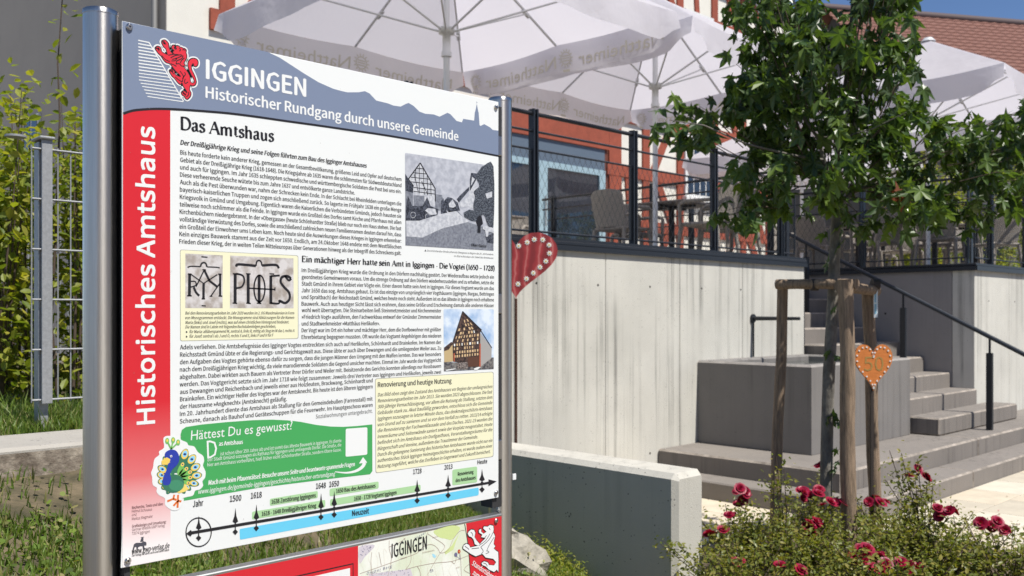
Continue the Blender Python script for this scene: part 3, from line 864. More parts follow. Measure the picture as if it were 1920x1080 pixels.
def smooth(pts, closed=False, k=4):
    out = []; n = len(pts)
    rng_ = range(n if closed else n - 1)
    for i in rng_:
        p0 = pts[(i - 1) % n] if closed or i > 0 else pts[i]; p1 = pts[i]; p2 = pts[(i + 1) % n]; p3 = pts[(i + 2) % n] if closed or i < n - 2 else pts[(i + 1) % n]
        for j in range(k):
            t = j / k
            out.append(tuple(.5 * ((2 * p1[c]) + (-p0[c] + p2[c]) * t + (2 * p0[c] - 5 * p1[c] + 4 * p2[c] - p3[c]) * t * t + (-p0[c] + 3 * p1[c] - 3 * p2[c] + p3[c]) * t ** 3) for c in (0, 1)))
    if not closed: out.append(pts[-1])
    return out
def rrect(x0, y0, x1, y1, x2, y2, x3, y3, r=5):
    """rounded quad in pixel space: corners TL, TR, BR, BL"""
    c = [Vector(p) for p in ((x0, y0), (x1, y1), (x2, y2), (x3, y3))]; out = []
    for i in range(4):
        p, a, b = c[i], c[i - 1], c[(i + 1) % 4]
        da = (a - p).normalized() * r; db = (b - p).normalized() * r
        for t in (0, .25, .5, .75, 1): out.append(tuple((p + da) * (1 - t) ** 2 + p * 2 * t * (1 - t) + (p + db) * t * t))
    return out
A = Art(hp, PV)
K = M_ink
grey = flatmat('slate grey', (.19, .235, .34)); wht = flatmat('white', (.77, .79, .79)); redm = flatmat('red', (.62, .018, .03))
green = flatmat('green', (.055, .36, .10)); lgreen = flatmat('light green', (.38, .62, .33)); sky_b = flatmat('sky blue', (.13, .56, .80)); cream_m = flatmat('cream', (.80, .79, .56)); greyl = flatmat('line grey', (.3, .3, .28))
# header field with skyline
hills = [(497, 97), (520, 108), (540, 121), (567, 138.6), (594, 155), (621, 167), (635, 171), (648, 174), (670, 173.8), (681, 171.7), (690, 176), (702.6, 189.5), (724, 194.7), (735, 199), (748.6, 201), (758, 196), (763.6, 194), (773, 199.6), (784, 210.4), (795, 214.5), (811, 215.8), (822, 220), (836.7, 212.6), (842, 215), (854, 228), (864, 230.7), (866.5, 224), (887, 227.5), (888.2, 212), (889.5, 208), (892, 195.5), (894.6, 209.5), (895.6, 213), (897.2, 236), (899, 237.5), (905.8, 234), (916.7, 240), (922, 245), (932.6, 246.5)]
lower = [(932.6, 294.4), (880, 284.5), (820, 273), (729.7, 257), (640, 246.9 - 3), (585, 236), (530.6, 228.6), (478, 221), (426, 214.5), (385, 211), (348, 208.3), (314.5, 206.6), (290, 206.2), (270, 207), (244, 209.6), (226, 215.6)]
A.poly('header_field', grey, [(222.6, 38.8)] + hills + lower, 1)
A.stroke('header_line', K, smooth(lower, k=3), .0045, 3)
A.stroke('church_cross', grey, [(892, 197), (892, 190.5)], .0008, 1.5); A.stroke('church_cross', grey, [(890.6, 192.6), (893.6, 193.2)], .0008, 1.8)
A.text('title_lettering', wht, 'IGGINGEN', 382.5, 148, 569.5, 182.2, .0365, 3, 'bf', .034)
A.text('title_lettering', wht, 'Historischer Rundgang durch unsere Gemeinde', 381.5, 184.5, 857, 266, .0215, 3, 'bf', .03)
# red side strip (fades to white towards the foot, as printed)
m, n_, p_, N_, L_ = new_mat('print red fading to white'); p_.inputs['Roughness'].default_value = .38
tc = N_.new('ShaderNodeTexCoord'); se = N_.new('ShaderNodeSeparateXYZ'); L_.new(tc.outputs['Object'], se.inputs[0])
mr = N_.new('ShaderNodeMapRange'); mr.inputs[1].default_value = PH0 + .03; mr.inputs[2].default_value = PH0 + .30; L_.new(se.outputs[2], mr.inputs[0])
cr = N_.new('ShaderNodeValToRGB'); cr.color_ramp.elements[0].color = (.84, .80, .80, 1); cr.color_ramp.elements[1].color = (.62, .018, .03, 1)
e = cr.color_ramp.elements.new(.5); e.color = (.68, .16, .17, 1)
L_.new(mr.outputs[0], cr.inputs[0]); L_.new(cr.outputs[0], p_.inputs['Base Color'])
A.poly('red_strip', m, [(225.6, 216.5), (244, 210.6), (270, 208), (290, 207.2), (314.8, 207.6), (318, 520), (324.5, 1049), (235.5, 1066)], 2)
A.poly('red_strip_foot', wht, [(233.8, 1000), (232, 1066.5), (235.3, 1066.5)], 1)
# vertical title
def vtext(txt, x_base, y0, y1, x_cap):
    a = Vector(hp(x_base, y0)); b = Vector(hp(x_base, y1)); c = Vector(hp(x_cap, y0)); cap = abs(c.x - a.x)
    v, f = text_geo(txt, 'sans', .03, 0, 3); xs = [p[0] for p in v]; xa, xb = min(xs), max(xs)
    pts = [(a.x - y / capof('sans') * cap, a.y + (x - xa) / (xb - xa) * (b.y - a.y)) for x, y in v]
    for k, (ex, ey) in enumerate(((0, 0), (-1, -1), (1, 1), (-1, 1), (1, -1))):
        A.raw('side_title_lettering', wht, [(p + ex * cap * .038, q + ey * cap * .022) for p, q in pts], f, 4 + k * .3)
vtext('Historisches Amtshaus', 291.5, 798, 243, 259.5)
# speed-line field beside the lion
Zs5 = lambda x, y: (240 + x / 6.75, 60 + y / 6.75)
for k in range(18):
    y = 104 + k * 42.5
    xl = 84 + k * 1.4 if k < 13 else 100 + (k - 12) * 22
    xr = 222 + (k * 43) * (672 - 222) / 740.
    sl_ = .165
    yr = 104 + k * 43.6
    p0_ = Zs5(xl, y + (0 if k < 1 else 0)); p1_ = Zs5(xr, yr + (xr - xl) * .0 + 28 + k * 1.2)
    A.stroke('speed_line', wht, [p0_, p1_], .0022 if k < 10 else .0017, 3)
A.stroke('speed_line', wht, [Zs5(222, 130), Zs5(672, 890)], .0022, 3.3)
lion = [(385, 125), (400, 108), (430, 105), (455, 130), (468, 150), (470, 190), (490, 240), (520, 280), (548, 272), (528, 262), (535, 248), (552, 240), (533, 222), (514, 205), (518, 178), (535, 170), (550, 178), (538, 196), (545, 214), (566, 228), (580, 212), (565, 192), (578, 176), (600, 180), (612, 195), (640, 200), (655, 212), (680, 215), (695, 235), (690, 260), (700, 290), (700, 330), (680, 370), (665, 400), (685, 425), (660, 440), (690, 480), (720, 520), (745, 570), (750, 630), (775, 660), (800, 655), (812, 640), (800, 600), (770, 550), (740, 490), (725, 430), (730, 380), (755, 350), (790, 340), (830, 350), (848, 385), (840, 425), (815, 440), (795, 425), (800, 405), (780, 400), (762, 430), (765, 480), (790, 530), (815, 590), (825, 640), (815, 675), (785, 688), (755, 675), (745, 700), (740, 740), (760, 780), (755, 820), (735, 845), (715, 862), (695, 845), (690, 825), (660, 810), (645, 780), (665, 757), (690, 765), (705, 785), (720, 775), (700, 740), (665, 690), (655, 655), (640, 645), (635, 670), (605, 655), (580, 625), (555, 590), (530, 570), (515, 550), (500, 525), (488, 500), (505, 482), (530, 485), (548, 505), (552, 540), (580, 562), (625, 578), (635, 568), (610, 535), (570, 500), (530, 450), (505, 415), (490, 398), (450, 390), (420, 365), (385, 310), (365, 290), (340, 265), (320, 235), (303, 208), (325, 186), (350, 188), (370, 205), (378, 245), (405, 270), (465, 296), (455, 260), (440, 210), (415, 190), (398, 160)]
L5 = [Zs5(*p) for p in lion]
A.stroke('lion_emblem_border', wht, smooth(L5, True, 2), .0088, 4, closed=True)
A.stroke('lion_emblem_outline', K, smooth(L5, True, 2), .0036, 5, closed=True)
lred = flatmat('lion red', (.70, .03, .05))
A.poly('lion_emblem', lred, L5, 6)
for ln in ([(470, 296), (540, 285), (600, 290)], [(500, 330), (560, 300), (640, 290)], [(520, 350), (590, 330), (650, 300)], [(510, 370), (560, 365), (580, 330)], [(570, 410), (580, 370), (640, 340), (660, 300)], [(625, 400), (635, 370), (675, 330)], [(500, 405), (540, 420), (575, 440)], [(570, 410), (610, 405), (640, 435), (680, 435)],
           [(620, 500), (650, 540), (665, 570), (655, 600)], [(680, 515), (690, 545), (665, 580), (652, 640)], [(690, 600), (680, 630), (690, 660), (725, 640)], [(385, 300), (430, 350), (490, 378)], [(560, 575), (600, 610), (650, 640)], [(400, 130), (415, 150), (440, 150)], [(410, 115), (425, 140)], [(320, 205), (345, 225), (350, 245)], [(335, 195), (360, 225)], [(500, 495), (525, 515), (540, 540)], [(515, 487), (535, 505)], [(660, 775), (680, 790), (695, 815)], [(735, 770), (730, 810), (705, 830)], [(605, 205), (625, 225), (610, 245)], [(650, 230), (670, 222), (685, 240)]):
    A.stroke('lion_emblem_detail', K, smooth([Zs5(*p) for p in ln], k=3), .0017, 7)
for (x, y) in ((400, 122), (420, 140), (315, 205), (340, 215), (500, 497), (520, 500), (660, 770), (672, 790), (690, 800)): A.ell('lion_emblem_detail', K, *Zs5(x, y), 1.6, 1.3, 7)

# ---- serif lettering drawn with a broad nib (thick downstrokes, thin upstrokes, bracket serifs)
def arc(cx, cy, rx, ry, a0, a1, n=10): return [(cx + rx * math.cos(R_(a0 + (a1 - a0) * i / n)), cy + ry * math.sin(R_(a0 + (a1 - a0) * i / n))) for i in range(n + 1)]
def S(x, y0, y1, s0=1, s1=1): # stem with serifs
    out = [('T', [(x, y0), (x, y1)])]
    if s0: out.append(('h', [(x - .085, y0), (x + .085, y0)]))
    if s1: out.append(('h', [(x - .085, y1), (x + .06 if s1 == 1 else x + .085, y1)]) if s1 != 3 else ('h', [(x - .09, y1 - .02), (x, y1)]))
    return out
G_ = {
 'D': (.74, S(.14, 0, .7) + [('n', [(.14, .7), (.3, .7)] + arc(.33, .35, .32, .35, 90, -90, 14) + [(.14, 0)])]),
 'A': (.72, [('t', [(.06, 0), (.36, .72)]), ('T', [(.36, .70), (.64, 0)]), ('t', [(.17, .25), (.53, .25)]), ('h', [(-.02, 0), (.15, 0)]), ('h', [(.53, 0), (.73, 0)])]),
 'E': (.6, S(.14, 0, .7) + [('t', [(.14, .7), (.52, .7), (.53, .57)]), ('t', [(.14, .37), (.43, .37)]), ('h', [(.43, .30), (.43, .45)]), ('t', [(.14, 0), (.53, 0), (.56, .15)])]),
 'H': (.8, S(.14, 0, .7, 1, 2) + S(.64, 0, .7, 1, 2) + [('t', [(.14, .37), (.64, .37)])]),
 'I': (.3, S(.15, 0, .7, 1, 2)), 
 'V': (.7, [('T', [(.08, .7), (.36, 0)]), ('t', [(.36, 0), (.62, .7)]), ('h', [(-.02, .7), (.18, .7)]), ('h', [(.52, .7), (.70, .7)])]),
 'a': (.48, [('n', [(.09, .37), (.14, .45), (.24, .47), (.32, .42), (.33, .34)]), ('T', [(.33, .36), (.33, .05)]), ('t', [(.33, .06), (.39, .01), (.46, .03)]), ('n', [(.33, .27), (.20, .24), (.09, .18), (.08, .08), (.15, .0), (.25, .02), (.33, .10)])]),
 'b': (.55, S(.12, .02, .72, 0, 3) + [('n', arc(.27, .235, .19, .235, 140, -140, 16))]),
 'c': (.45, [('n', arc(.26, .235, .20, .235, 45, 320, 16))]),
 'd': (.55, [('n', arc(.25, .235, .19, .235, 40, 320, 16))] + [('T', [(.42, .72), (.42, .0)]), ('h', [(.34, .70), (.42, .72)]), ('h', [(.42, 0), (.51, .02)])]),
 'e': (.48, [('n', [(.07, .26), (.40, .26), (.39, .36), (.33, .45), (.24, .47), (.13, .42), (.07, .28), (.07, .18), (.12, .06), (.22, .0), (.33, .02), (.42, .09)])]),
 'g': (.5, [('n', arc(.23, .31, .155, .155, 0, 360, 16)), ('n', [(.15, .17), (.10, .10), (.16, .05), (.32, .04), (.42, -.03), (.40, -.14), (.25, -.21), (.10, -.18), (.06, -.09), (.14, .0)]), ('t', [(.36, .42), (.46, .46)])]),
 'h': (.6, S(.12, 0, .72, 1, 3) + [('n', [(.12, .34), (.22, .44), (.33, .46), (.42, .38), (.43, .28)]), ('T', [(.43, .32), (.43, 0)]), ('h', [(.36, 0), (.51, 0)])]),
 'i': (.29, S(.14, 0, .46, 1, 3) + [('T', [(.14, .60), (.14, .67)])]),
 'm': (.9, S(.12, 0, .46, 1, 3) + [('n', [(.12, .34), (.22, .44), (.32, .46), (.41, .38), (.42, .28)]), ('T', [(.42, .32), (.42, 0)]), ('h', [(.36, 0), (.49, 0)]), ('n', [(.42, .34), (.52, .44), (.62, .46), (.72, .38), (.73, .28)]), ('T', [(.73, .32), (.73, 0)]), ('h', [(.66, 0), (.81, 0)])]),
 'n': (.6, S(.12, 0, .46, 1, 3) + [('n', [(.12, .34), (.22, .44), (.33, .46), (.42, .38), (.43, .28)]), ('T', [(.43, .32), (.43, 0)]), ('h', [(.36, 0), (.51, 0)])]),
 'o': (.53, [('n', arc(.26, .235, .195, .235, 90, 450, 20))]),
 'r': (.4, S(.12, 0, .46, 1, 3) + [('n', [(.12, .33), (.2, .43), (.29, .47), (.36, .43)])]),
 's': (.42, [('n', [(.35, .38), (.29, .45), (.19, .47), (.10, .41), (.11, .31), (.22, .25), (.33, .18), (.33, .07), (.23, .0), (.12, .01), (.06, .10)])]),
 't': (.36, [('T', [(.15, .60), (.15, .08)]), ('t', [(.15, .09), (.2, .0), (.32, .04)]), ('h', [(.05, .46), (.31, .46)])]),
 'u': (.6, [('T', [(.13, .46), (.13, .14)]), ('n', [(.13, .15), (.18, .03), (.28, .0), (.42, .10)]), ('T', [(.43, .46), (.43, .0)]), ('h', [(.05, .44), (.13, .46)]), ('h', [(.35, .44), (.43, .46)]), ('h', [(.43, 0), (.52, .02)])]),
 '-': (.32, [('h', [(.05, .22), (.27, .22)])]), '–': (.5, [('h', [(.03, .24), (.47, .24)])]), ' ': (.24, []),
 '(': (.3, [('n', [(.24, .76), (.12, .55), (.08, .3), (.12, .05), (.24, -.15)])]), ')': (.3, [('n', [(.05, .76), (.17, .55), (.21, .3), (.17, .05), (.05, -.15)])]),
 '0': (.5, [('n', arc(.25, .33, .19, .35, 90, 450, 20))]), '1': (.42, S(.22, 0, .68, 1, 0) + [('t', [(.1, .6), (.22, .68)])]),
 '2': (.5, [('n', [(.08, .54), (.12, .65), (.25, .69), (.37, .6), (.36, .46), (.22, .25), (.07, .03)]), ('T', [(.07, .02), (.44, .02)])]),
 '5': (.5, [('n', [(.12, .66), (.11, .40), (.25, .42), (.38, .33), (.39, .18), (.27, .02), (.08, .02)]), ('h', [(.12, .66), (.41, .66)])]),
 '6': (.5, [('n', [(.42, .67), (.22, .58), (.09, .38), (.08, .2)] + arc(.255, .2, .175, .21, 180, 540, 16))]),
 '7': (.46, [('h', [(.06, .66), (.43, .66)]), ('T', [(.42, .66), (.17, 0)])]),
 '8': (.5, [('n', arc(.25, .52, .14, .155, 90, 450, 16)), ('n', arc(.25, .185, .18, .19, 90, 450, 18))]),
}
G_['ä'] = (G_['a'][0], G_['a'][1] + [('T', [(.15, .60), (.15, .67)]), ('T', [(.30, .60), (.30, .67)])])
def serif(name, txt, x0, y0, x1, y1, cap, layer, thick=.095):
    a = Vector(hp(x0, y0)); b = Vector(hp(x1, y1)); d = b - a; L_ = d.length; d.normalize(); nr = Vector((-d.y, d.x))
    total = sum(G_[c][0] for c in txt); kx = L_ / total; ky = cap / .7
    x = 0
    for c in txt:
        wd, strokes = G_[c]
        for kind, pts in strokes:
            ctr = smooth(pts, k=3) if (kind == 'n' and len(pts) < 14) else pts
            V = []; n = len(ctr)
            for i, p in enumerate(ctr):
                q0 = ctr[max(0, i - 1)]; q1 = ctr[min(n - 1, i + 1)]
                dd = Vector((q1[0] - q0[0], q1[1] - q0[1]))
                if dd.length < 1e-6: dd = Vector((1, 0))
                dd.normalize()
                if kind == 'T': h = thick
                elif kind == 't': h = thick * .45
                elif kind == 'h': h = thick * .38
                else: h = thick * (.38 + .62 * abs(dd.y * .95 - dd.x * .31))
                if c in '.ä' : pass
                nn = Vector((-dd.y, dd.x)) * h / 2
                for s_ in (1, -1):
                    X = (x + p[0] + nn.x * s_) * kx; Y = (p[1] + nn.y * s_) * ky
                    q = a + d * X + nr * Y; V.append((q.x, q.y))
            A.raw(name, K, V, [(2 * i, 2 * i + 1, 2 * i + 3, 2 * i + 2) for i in range(n - 1)], layer)
        x += wd
serif('heading_lettering', 'Das Amtshaus', 333, 244.5, 511, 268, .0232, 3, .17)
serif('heading_lettering', 'Ein mächtiger Herr hatte sein Amt in Iggingen - Die Vogtei (1650 – 1728)', 564, 495, 925.5, 511, .0122, 3, .185)

# ---- body copy
A.text('subheading_lettering', K, 'Der Dreißigjährige Krieg und seine Folgen führten zum Bau des Igginger Amtshauses', 334.5, 274, 684, 317, .0092, 3, off=.042, shear=.2)
def block(lines, xl, ya, yb, xr, ya_r, yb_r, cap=.0083, name='body_lettering', **k):
    k.setdefault('off', .019)
    n = len(lines)
    for i, ln in enumerate(lines):
        t = i / (n - 1) if n > 1 else 0
        if isinstance(ln, tuple): s_, xe = ln
        else: s_, xe = ln, xr
        y0 = ya + (yb - ya) * t; y1 = ya_r + (yb_r - ya_r) * t
        y1 = y0 + (y1 - y0) * (xe - xl) / (xr - xl)
        A.text(name, K, s_, xl, y0, xe, y1, cap, 3, **k)
block(['Bis heute forderte kein anderer Krieg, gemessen an der Gesamtbevölkerung, größeres Leid und Opfer auf deutschem',
       'Gebiet als der Dreißigjährige Krieg (1618-1648). Die Kriegsjahre ab 1635 waren die schlimmsten für Südwestdeutschland',
       'und auch für Iggingen. Im Jahr 1635 schleppten schwedische und württembergische Soldaten die Pest bei uns ein.',
       ('Diese verheerende Seuche wütete bis zum Jahre 1637 und entvölkerte ganze Landstriche.', 663),
       'Auch als die Pest überwunden war, nahm der Schrecken kein Ende. In der Schlacht bei Rheinfelden unterlagen die',
       'bayerisch-kaiserlichen Truppen und zogen sich anschließend zurück. So lagerte im Frühjahr 1638 ein große Menge',
       'Kriegsvolk in Gmünd und Umgebung. Eigentlich waren die Kaiserlichen die Verbündeten Gmünds, jedoch hausten sie',
       'teilweise noch schlimmer als die Feinde. In Iggingen wurde ein Großteil des Dorfes samt Kirche und Pfarrhaus mit allen',
       'Kirchenbüchern niedergebrannt. In der »Obergasse« (heute Schönhardter Straße) blieb nur noch ein Haus stehen. Die fast',
       'vollständige Verwüstung des Dorfes, sowie die anschließend zahlreichen neuen Familiennamen deuten darauf hin, dass',
       'ein Großteil der Einwohner ums Leben kam. Noch heute sind die Auswirkungen dieses Krieges in Iggingen erkennbar:',
       'Kein einziges Bauwerk stammt aus der Zeit vor 1650. Endlich, am 24.Oktober 1648 endete mit dem Westfälischen',
       'Frieden dieser Krieg, der in weiten Teilen Mitteleuropas über Generationen hinweg als der Inbegriff des Schreckens galt.'],
      334.5, 292.5, 461, 750.5, 342.3, 481.8)
block(['Im Dreißigjährigen Krieg wurde die Ordnung in den Dörfern nachhaltig gestört. Der Wiederaufbau setzte jedoch ein',
       'geordnetes Gemeinwesen voraus. Um die strenge Ordnung auf den Dörfern wiederherzustellen und zu erhalten, setzte die',
       'Stadt Gmünd in ihrem Gebiet vier Vögte ein. Einer davon hatte sein Amt in Iggingen. Für dieses Vogtamt wurde um das',
       'Jahr 1650 das sog. Amtshaus gebaut. Es ist das einzige von ursprünglich vier Vogthäusern (Iggingen, Bargau, Bettringen',
       'und Spraitbach) der Reichsstadt Gmünd, welches heute noch steht. Außerdem ist es das älteste in Iggingen noch erhaltene',
       'Bauwerk. Auch aus heutiger Sicht lässt sich erahnen, dass seine Größe und Erscheinung damals alle anderen Häuser'],
      564.5, 514.4, 577.5, 924, 526, 579.3, .0083)
block(['wohl weit überragten. Die Steinarbeiten ließ Steinmetzmeister und Kirchenmeister',
       '»Friedrich Vogt« ausführen, den Fachwerkbau entwarf der Gmünder Zimmermeister',
       ('und Stadtwerkmeister »Matthäus Herlikofer«.', 711),
       'Der Vogt war im Ort ein hoher und mächtiger Herr, dem die Dorfbewohner mit größter',
       'Ehrerbietung begegnen mussten. Oft wurde das Vogtamt Angehörigen des niederen'],
      565, 589.5, 640.0, 825.5, 589.5, 636.5, .0083)
block(['Adels verliehen. Die Amtsbefugnisse des Igginger Vogtes erstreckten sich auch auf Herlikofen, Schönhardt und Brainkofen. Im Namen der',
       'Reichsstadt Gmünd übte er die Regierungs- und Gerichtsgewalt aus. Diese übte er auch über Dewangen und die umliegenden Weiler aus. Zu',
       'den Aufgaben des Vogtes gehörte ebenso dafür zu sorgen, dass die jungen Männer den Umgang mit den Waffen lernten. Das war besonders',
       'nach dem Dreißigjährigen Krieg wichtig, da viele marodierende Soldaten die Gegend unsicher machten. Einmal im Jahr wurde das Vogtgericht',
       'abgehalten. Dabei wirkten auch Bauern als Vertreter ihrer Dörfer und Weiler mit. Beisitzende des Gerichts konnten allerdings nur Rossbauern',
       'werden. Das Vogtgericht setzte sich im Jahr 1718 wie folgt zusammen: Jeweils drei Vertreter aus Iggingen und Herlikofen, jeweils zwei'],
      338, 660, 729.5, 825.5, 648.5, 704, .0083)
block(['aus Dewangen und Reichenbach und jeweils einer aus Holzleuten, Brackwang, Schönhardt und',
       'Brainkofen. Ein wichtiger Helfer des Vogtes war der Amtsknecht. Bis heute ist den älteren Iggingern',
       ('der Hausname »Angknecht« (Amtsknecht) geläufig.', 538),
       'Im 20. Jahrhundert diente das Amtshaus als Stallung für den Gemeindebullen (Farrenstall) mit',
       'Scheune, danach als Bauhof und Geräteschuppen für die Feuerwehr. Im Hauptgeschoss waren'],
      339, 743.5, 798.5, 698, 720.5, 766, .0083)
A.text('body_lettering', K, 'Sozialwohnungen untergebracht.', 592.5, 788.5, 698, 777.5, .0083, 3)

# ---- photo 1: old village street, black and white
m, n_, p_, N_, L_ = new_mat('print grainy grey photograph')
tc = N_.new('ShaderNodeTexCoord'); nz = N_.new('ShaderNodeTexNoise'); nz.inputs['Scale'].default_value = 60; nz.inputs['Detail'].default_value = 6; L_.new(tc.outputs['Object'], nz.inputs[0])
cr = N_.new('ShaderNodeValToRGB'); cr.color_ramp.elements[0].position = .38; cr.color_ramp.elements[0].color = (.36, .38, .44, 1); cr.color_ramp.elements[1].position = .62; cr.color_ramp.elements[1].color = (.50, .52, .58, 1)
L_.new(nz.outputs[0], cr.inputs[0]); L_.new(cr.outputs[0], p_.inputs['Base Color']); p_.inputs['Roughness'].default_value = .4
M_ph = m
def grain(name, lo, hi, sc_=260, a=.4, b=.6):
    m, n_, p_, N_, L_ = new_mat('print ' + name)
    tc = N_.new('ShaderNodeTexCoord'); nz = N_.new('ShaderNodeTexNoise'); nz.inputs['Scale'].default_value = sc_; nz.inputs['Detail'].default_value = 5; L_.new(tc.outputs['Object'], nz.inputs[0])
    cr = N_.new('ShaderNodeValToRGB'); cr.color_ramp.elements[0].position = a; cr.color_ramp.elements[0].color = (*lo, 1); cr.color_ramp.elements[1].position = b; cr.color_ramp.elements[1].color = (*hi, 1)
    L_.new(nz.outputs[0], cr.inputs[0]); L_.new(cr.outputs[0], p_.inputs['Base Color']); p_.inputs['Roughness'].default_value = .4
    return m
Z8 = lambda x, y: (720 + x / 4.696, 270 + y / 4.696)
Q = lambda L: [Z8(*p) for p in L]
g_dark = grain('photo dark', (.015, .017, .025), (.09, .10, .13), 260); g_mid = grain('photo mid', (.13, .14, .18), (.26, .28, .32), 200, .3, .7); g_pale = grain('photo pale', (.42, .44, .49), (.58, .60, .64), 120); g_tree = grain('photo tree', (.02, .024, .035), (.15, .17, .20), 300, .45, .62)
A.poly('street_photo', M_ph, rrect(*Z8(174, 88), *Z8(955, 205), *Z8(955, 955), *Z8(180, 910), r=3), 2)
A.poly('street_photo', g_mid, Q([(180, 690), (400, 665), (560, 600), (640, 600), (720, 700), (955, 770), (955, 955), (180, 910)]), 3)
A.poly('street_photo', g_pale, Q([(185, 690), (420, 655), (560, 600), (625, 605), (735, 700), (500, 760), (330, 840), (190, 830)]), 4)
A.poly('street_photo', g_pale, Q([(205, 320), (308, 180), (440, 405), (440, 560), (250, 520), (245, 375)]), 3)
for ln in ([(308, 178), (205, 320), (250, 385)], [(308, 178), (440, 405), (442, 520)], [(275, 225), (335, 230)], [(250, 265), (360, 275)], [(225, 305), (390, 322)], [(222, 345), (415, 368)], [(250, 395), (440, 420)], [(250, 430), (440, 455)], [(270, 235), (262, 330)], [(300, 200), (300, 450)], [(335, 235), (345, 460)], [(370, 290), (375, 465)], [(400, 345), (405, 470)], [(255, 275), (290, 430)], [(320, 340), (375, 460)]):
    A.stroke('street_photo_line', K, Q(ln), .0016 if ln[0] != (308, 178) else .003, 5)
A.poly('street_photo', g_dark, Q([(176, 275), (250, 385), (245, 445), (178, 425)]), 4); A.poly('street_photo', g_mid, Q([(178, 425), (243, 445), (245, 600), (180, 620)]), 4)
A.poly('street_photo', g_mid, Q([(250, 465), (345, 470), (350, 560), (255, 560)]), 5); 
A.poly('street_photo', g_dark, Q([(180, 600), (200, 470), (240, 560), (330, 560), (370, 480), (400, 560), (470, 590), (460, 640), (300, 690), (180, 690)]), 6)
A.poly('street_photo', g_pale, Q([(375, 580), (440, 585), (455, 635), (400, 640), (350, 600)]), 7)
A.poly('street_photo', g_mid, Q([(440, 455), (500, 462), (512, 500), (490, 520), (490, 600), (440, 600)]), 4); A.poly('street_photo', g_dark, Q([(490, 520), (512, 490), (545, 620), (490, 630)]), 6)
A.poly('street_photo', g_dark, Q([(515, 520), (550, 480), (590, 490), (640, 530), (660, 600), (560, 615), (520, 570)]), 4)
A.poly('street_photo', g_pale, Q([(560, 540), (595, 500), (625, 560), (600, 575), (565, 570)]), 5)
A.poly('street_photo', g_dark, Q([(660, 465), (630, 500), (650, 530), (740, 420), (750, 380)]), 4); A.poly('street_photo', g_pale, Q([(655, 530), (742, 470), (742, 560), (670, 575)]), 5)
A.poly('street_photo', g_pale, Q([(757, 265), (800, 275), (810, 420), (780, 580), (742, 575), (740, 400)]), 5)
A.poly('street_photo', g_dark, Q([(757, 265), (815, 272), (800, 330), (745, 430), (748, 320)]), 6); A.poly('street_photo', g_pale, Q([(765, 300), (790, 320), (755, 380)]), 7)
A.poly('street_photo', g_tree, smooth(Q([(800, 300), (835, 230), (870, 200), (953, 208), (953, 745), (900, 720), (870, 640), (800, 640), (775, 560), (790, 480), (780, 430), (830, 380)]), True, 3), 8)
A.poly('street_photo', g_tree, Q([(690, 620), (740, 590), (850, 620), (850, 700), (760, 690), (700, 660)]), 9)
A.poly('street_photo', g_pale, Q([(880, 450), (940, 430), (940, 480), (895, 495)]), 10)
A.poly('street_photo', K, Q([(815, 655), (835, 640), (850, 660), (860, 715), (840, 735), (838, 795), (812, 795), (815, 740), (800, 700)]), 11)
A.poly('street_photo', g_pale, Q([(860, 730), (955, 755), (955, 800), (910, 785), (905, 830), (885, 830), (880, 775), (858, 765)]), 10)
A.poly('street_photo', g_dark, Q([(885, 830), (955, 800), (955, 890), (900, 880)]), 9)
for wx, wy in ((245, 640), (375, 655)):
    A.stroke('street_photo_line', g_pale, [Z8(wx + 22 * math.cos(a), wy + 26 * math.sin(a)) for a in [k * .6 for k in range(11)]], .001, 9)
A.text('photo_caption', K, 'Ober-Gasse', *Z8(757, 915), *Z8(890, 925), .0068, 12, off=.03)
A.text('photo_caption', K, '▲ Die Schönhardter Straße (ehemals Obergasse) zu Beginn des 20. Jahrhunderts.', *Z8(347, 962), *Z8(953, 995), .0042, 3, shear=.25)
A.text('photo_caption', K, 'Im Bild rechts oben: der Giebel des Amtshauses.', *Z8(608, 1010), *Z8(953, 1027), .0042, 3, shear=.25)

# ---- monogram box
Zm = lambda x, y: (320 + x / 5.684, 465 + y / 5.684)
Q = lambda L: [Zm(*p) for p in L]
A.poly('caption_box', greyl, rrect(*Zm(90, 43), *Zm(1352, 103), *Zm(1360, 993), *Zm(102, 1022), r=4), 1)
A.poly('caption_box', cream_m, rrect(*Zm(95, 48), *Zm(1347, 108), *Zm(1354, 988), *Zm(107, 1017), r=4), 2)
stone = grain('old lime plaster', (.36, .32, .29), (.62, .60, .60), 55, .36, .6)
A.poly('monogram_photo', stone, Q([(148, 85), (546, 104), (550, 668), (153, 668)]), 3); A.poly('monogram_photo', stone, Q([(626, 106), (1300, 135), (1305, 668), (628, 668)]), 3)
def ms(pts, wd, sm=True): A.stroke('monogram', K, smooth(Q(pts), k=4) if sm and len(pts) > 2 else Q(pts), wd, 4)
T_, t_ = .0058, .0026
ms([(172, 235), (210, 222), (310, 226)], t_); ms([(310, 226), (320, 195), (345, 182), (368, 195), (378, 228)], t_ * 1.3); ms([(378, 228), (480, 232), (515, 240)], t_); ms([(318, 120), (384, 125)], t_); ms([(325, 643), (370, 645)], t_)
ms([(195, 305), (195, 540)], T_); ms([(205, 305), (345, 405), (490, 310)], t_, False); ms([(345, 405), (345, 568)], T_ * .9); ms([(520, 305), (522, 540)], T_ * .8); ms([(350, 260), (265, 440)], t_); ms([(350, 260), (405, 375), (490, 440)], T_ * .8, False)
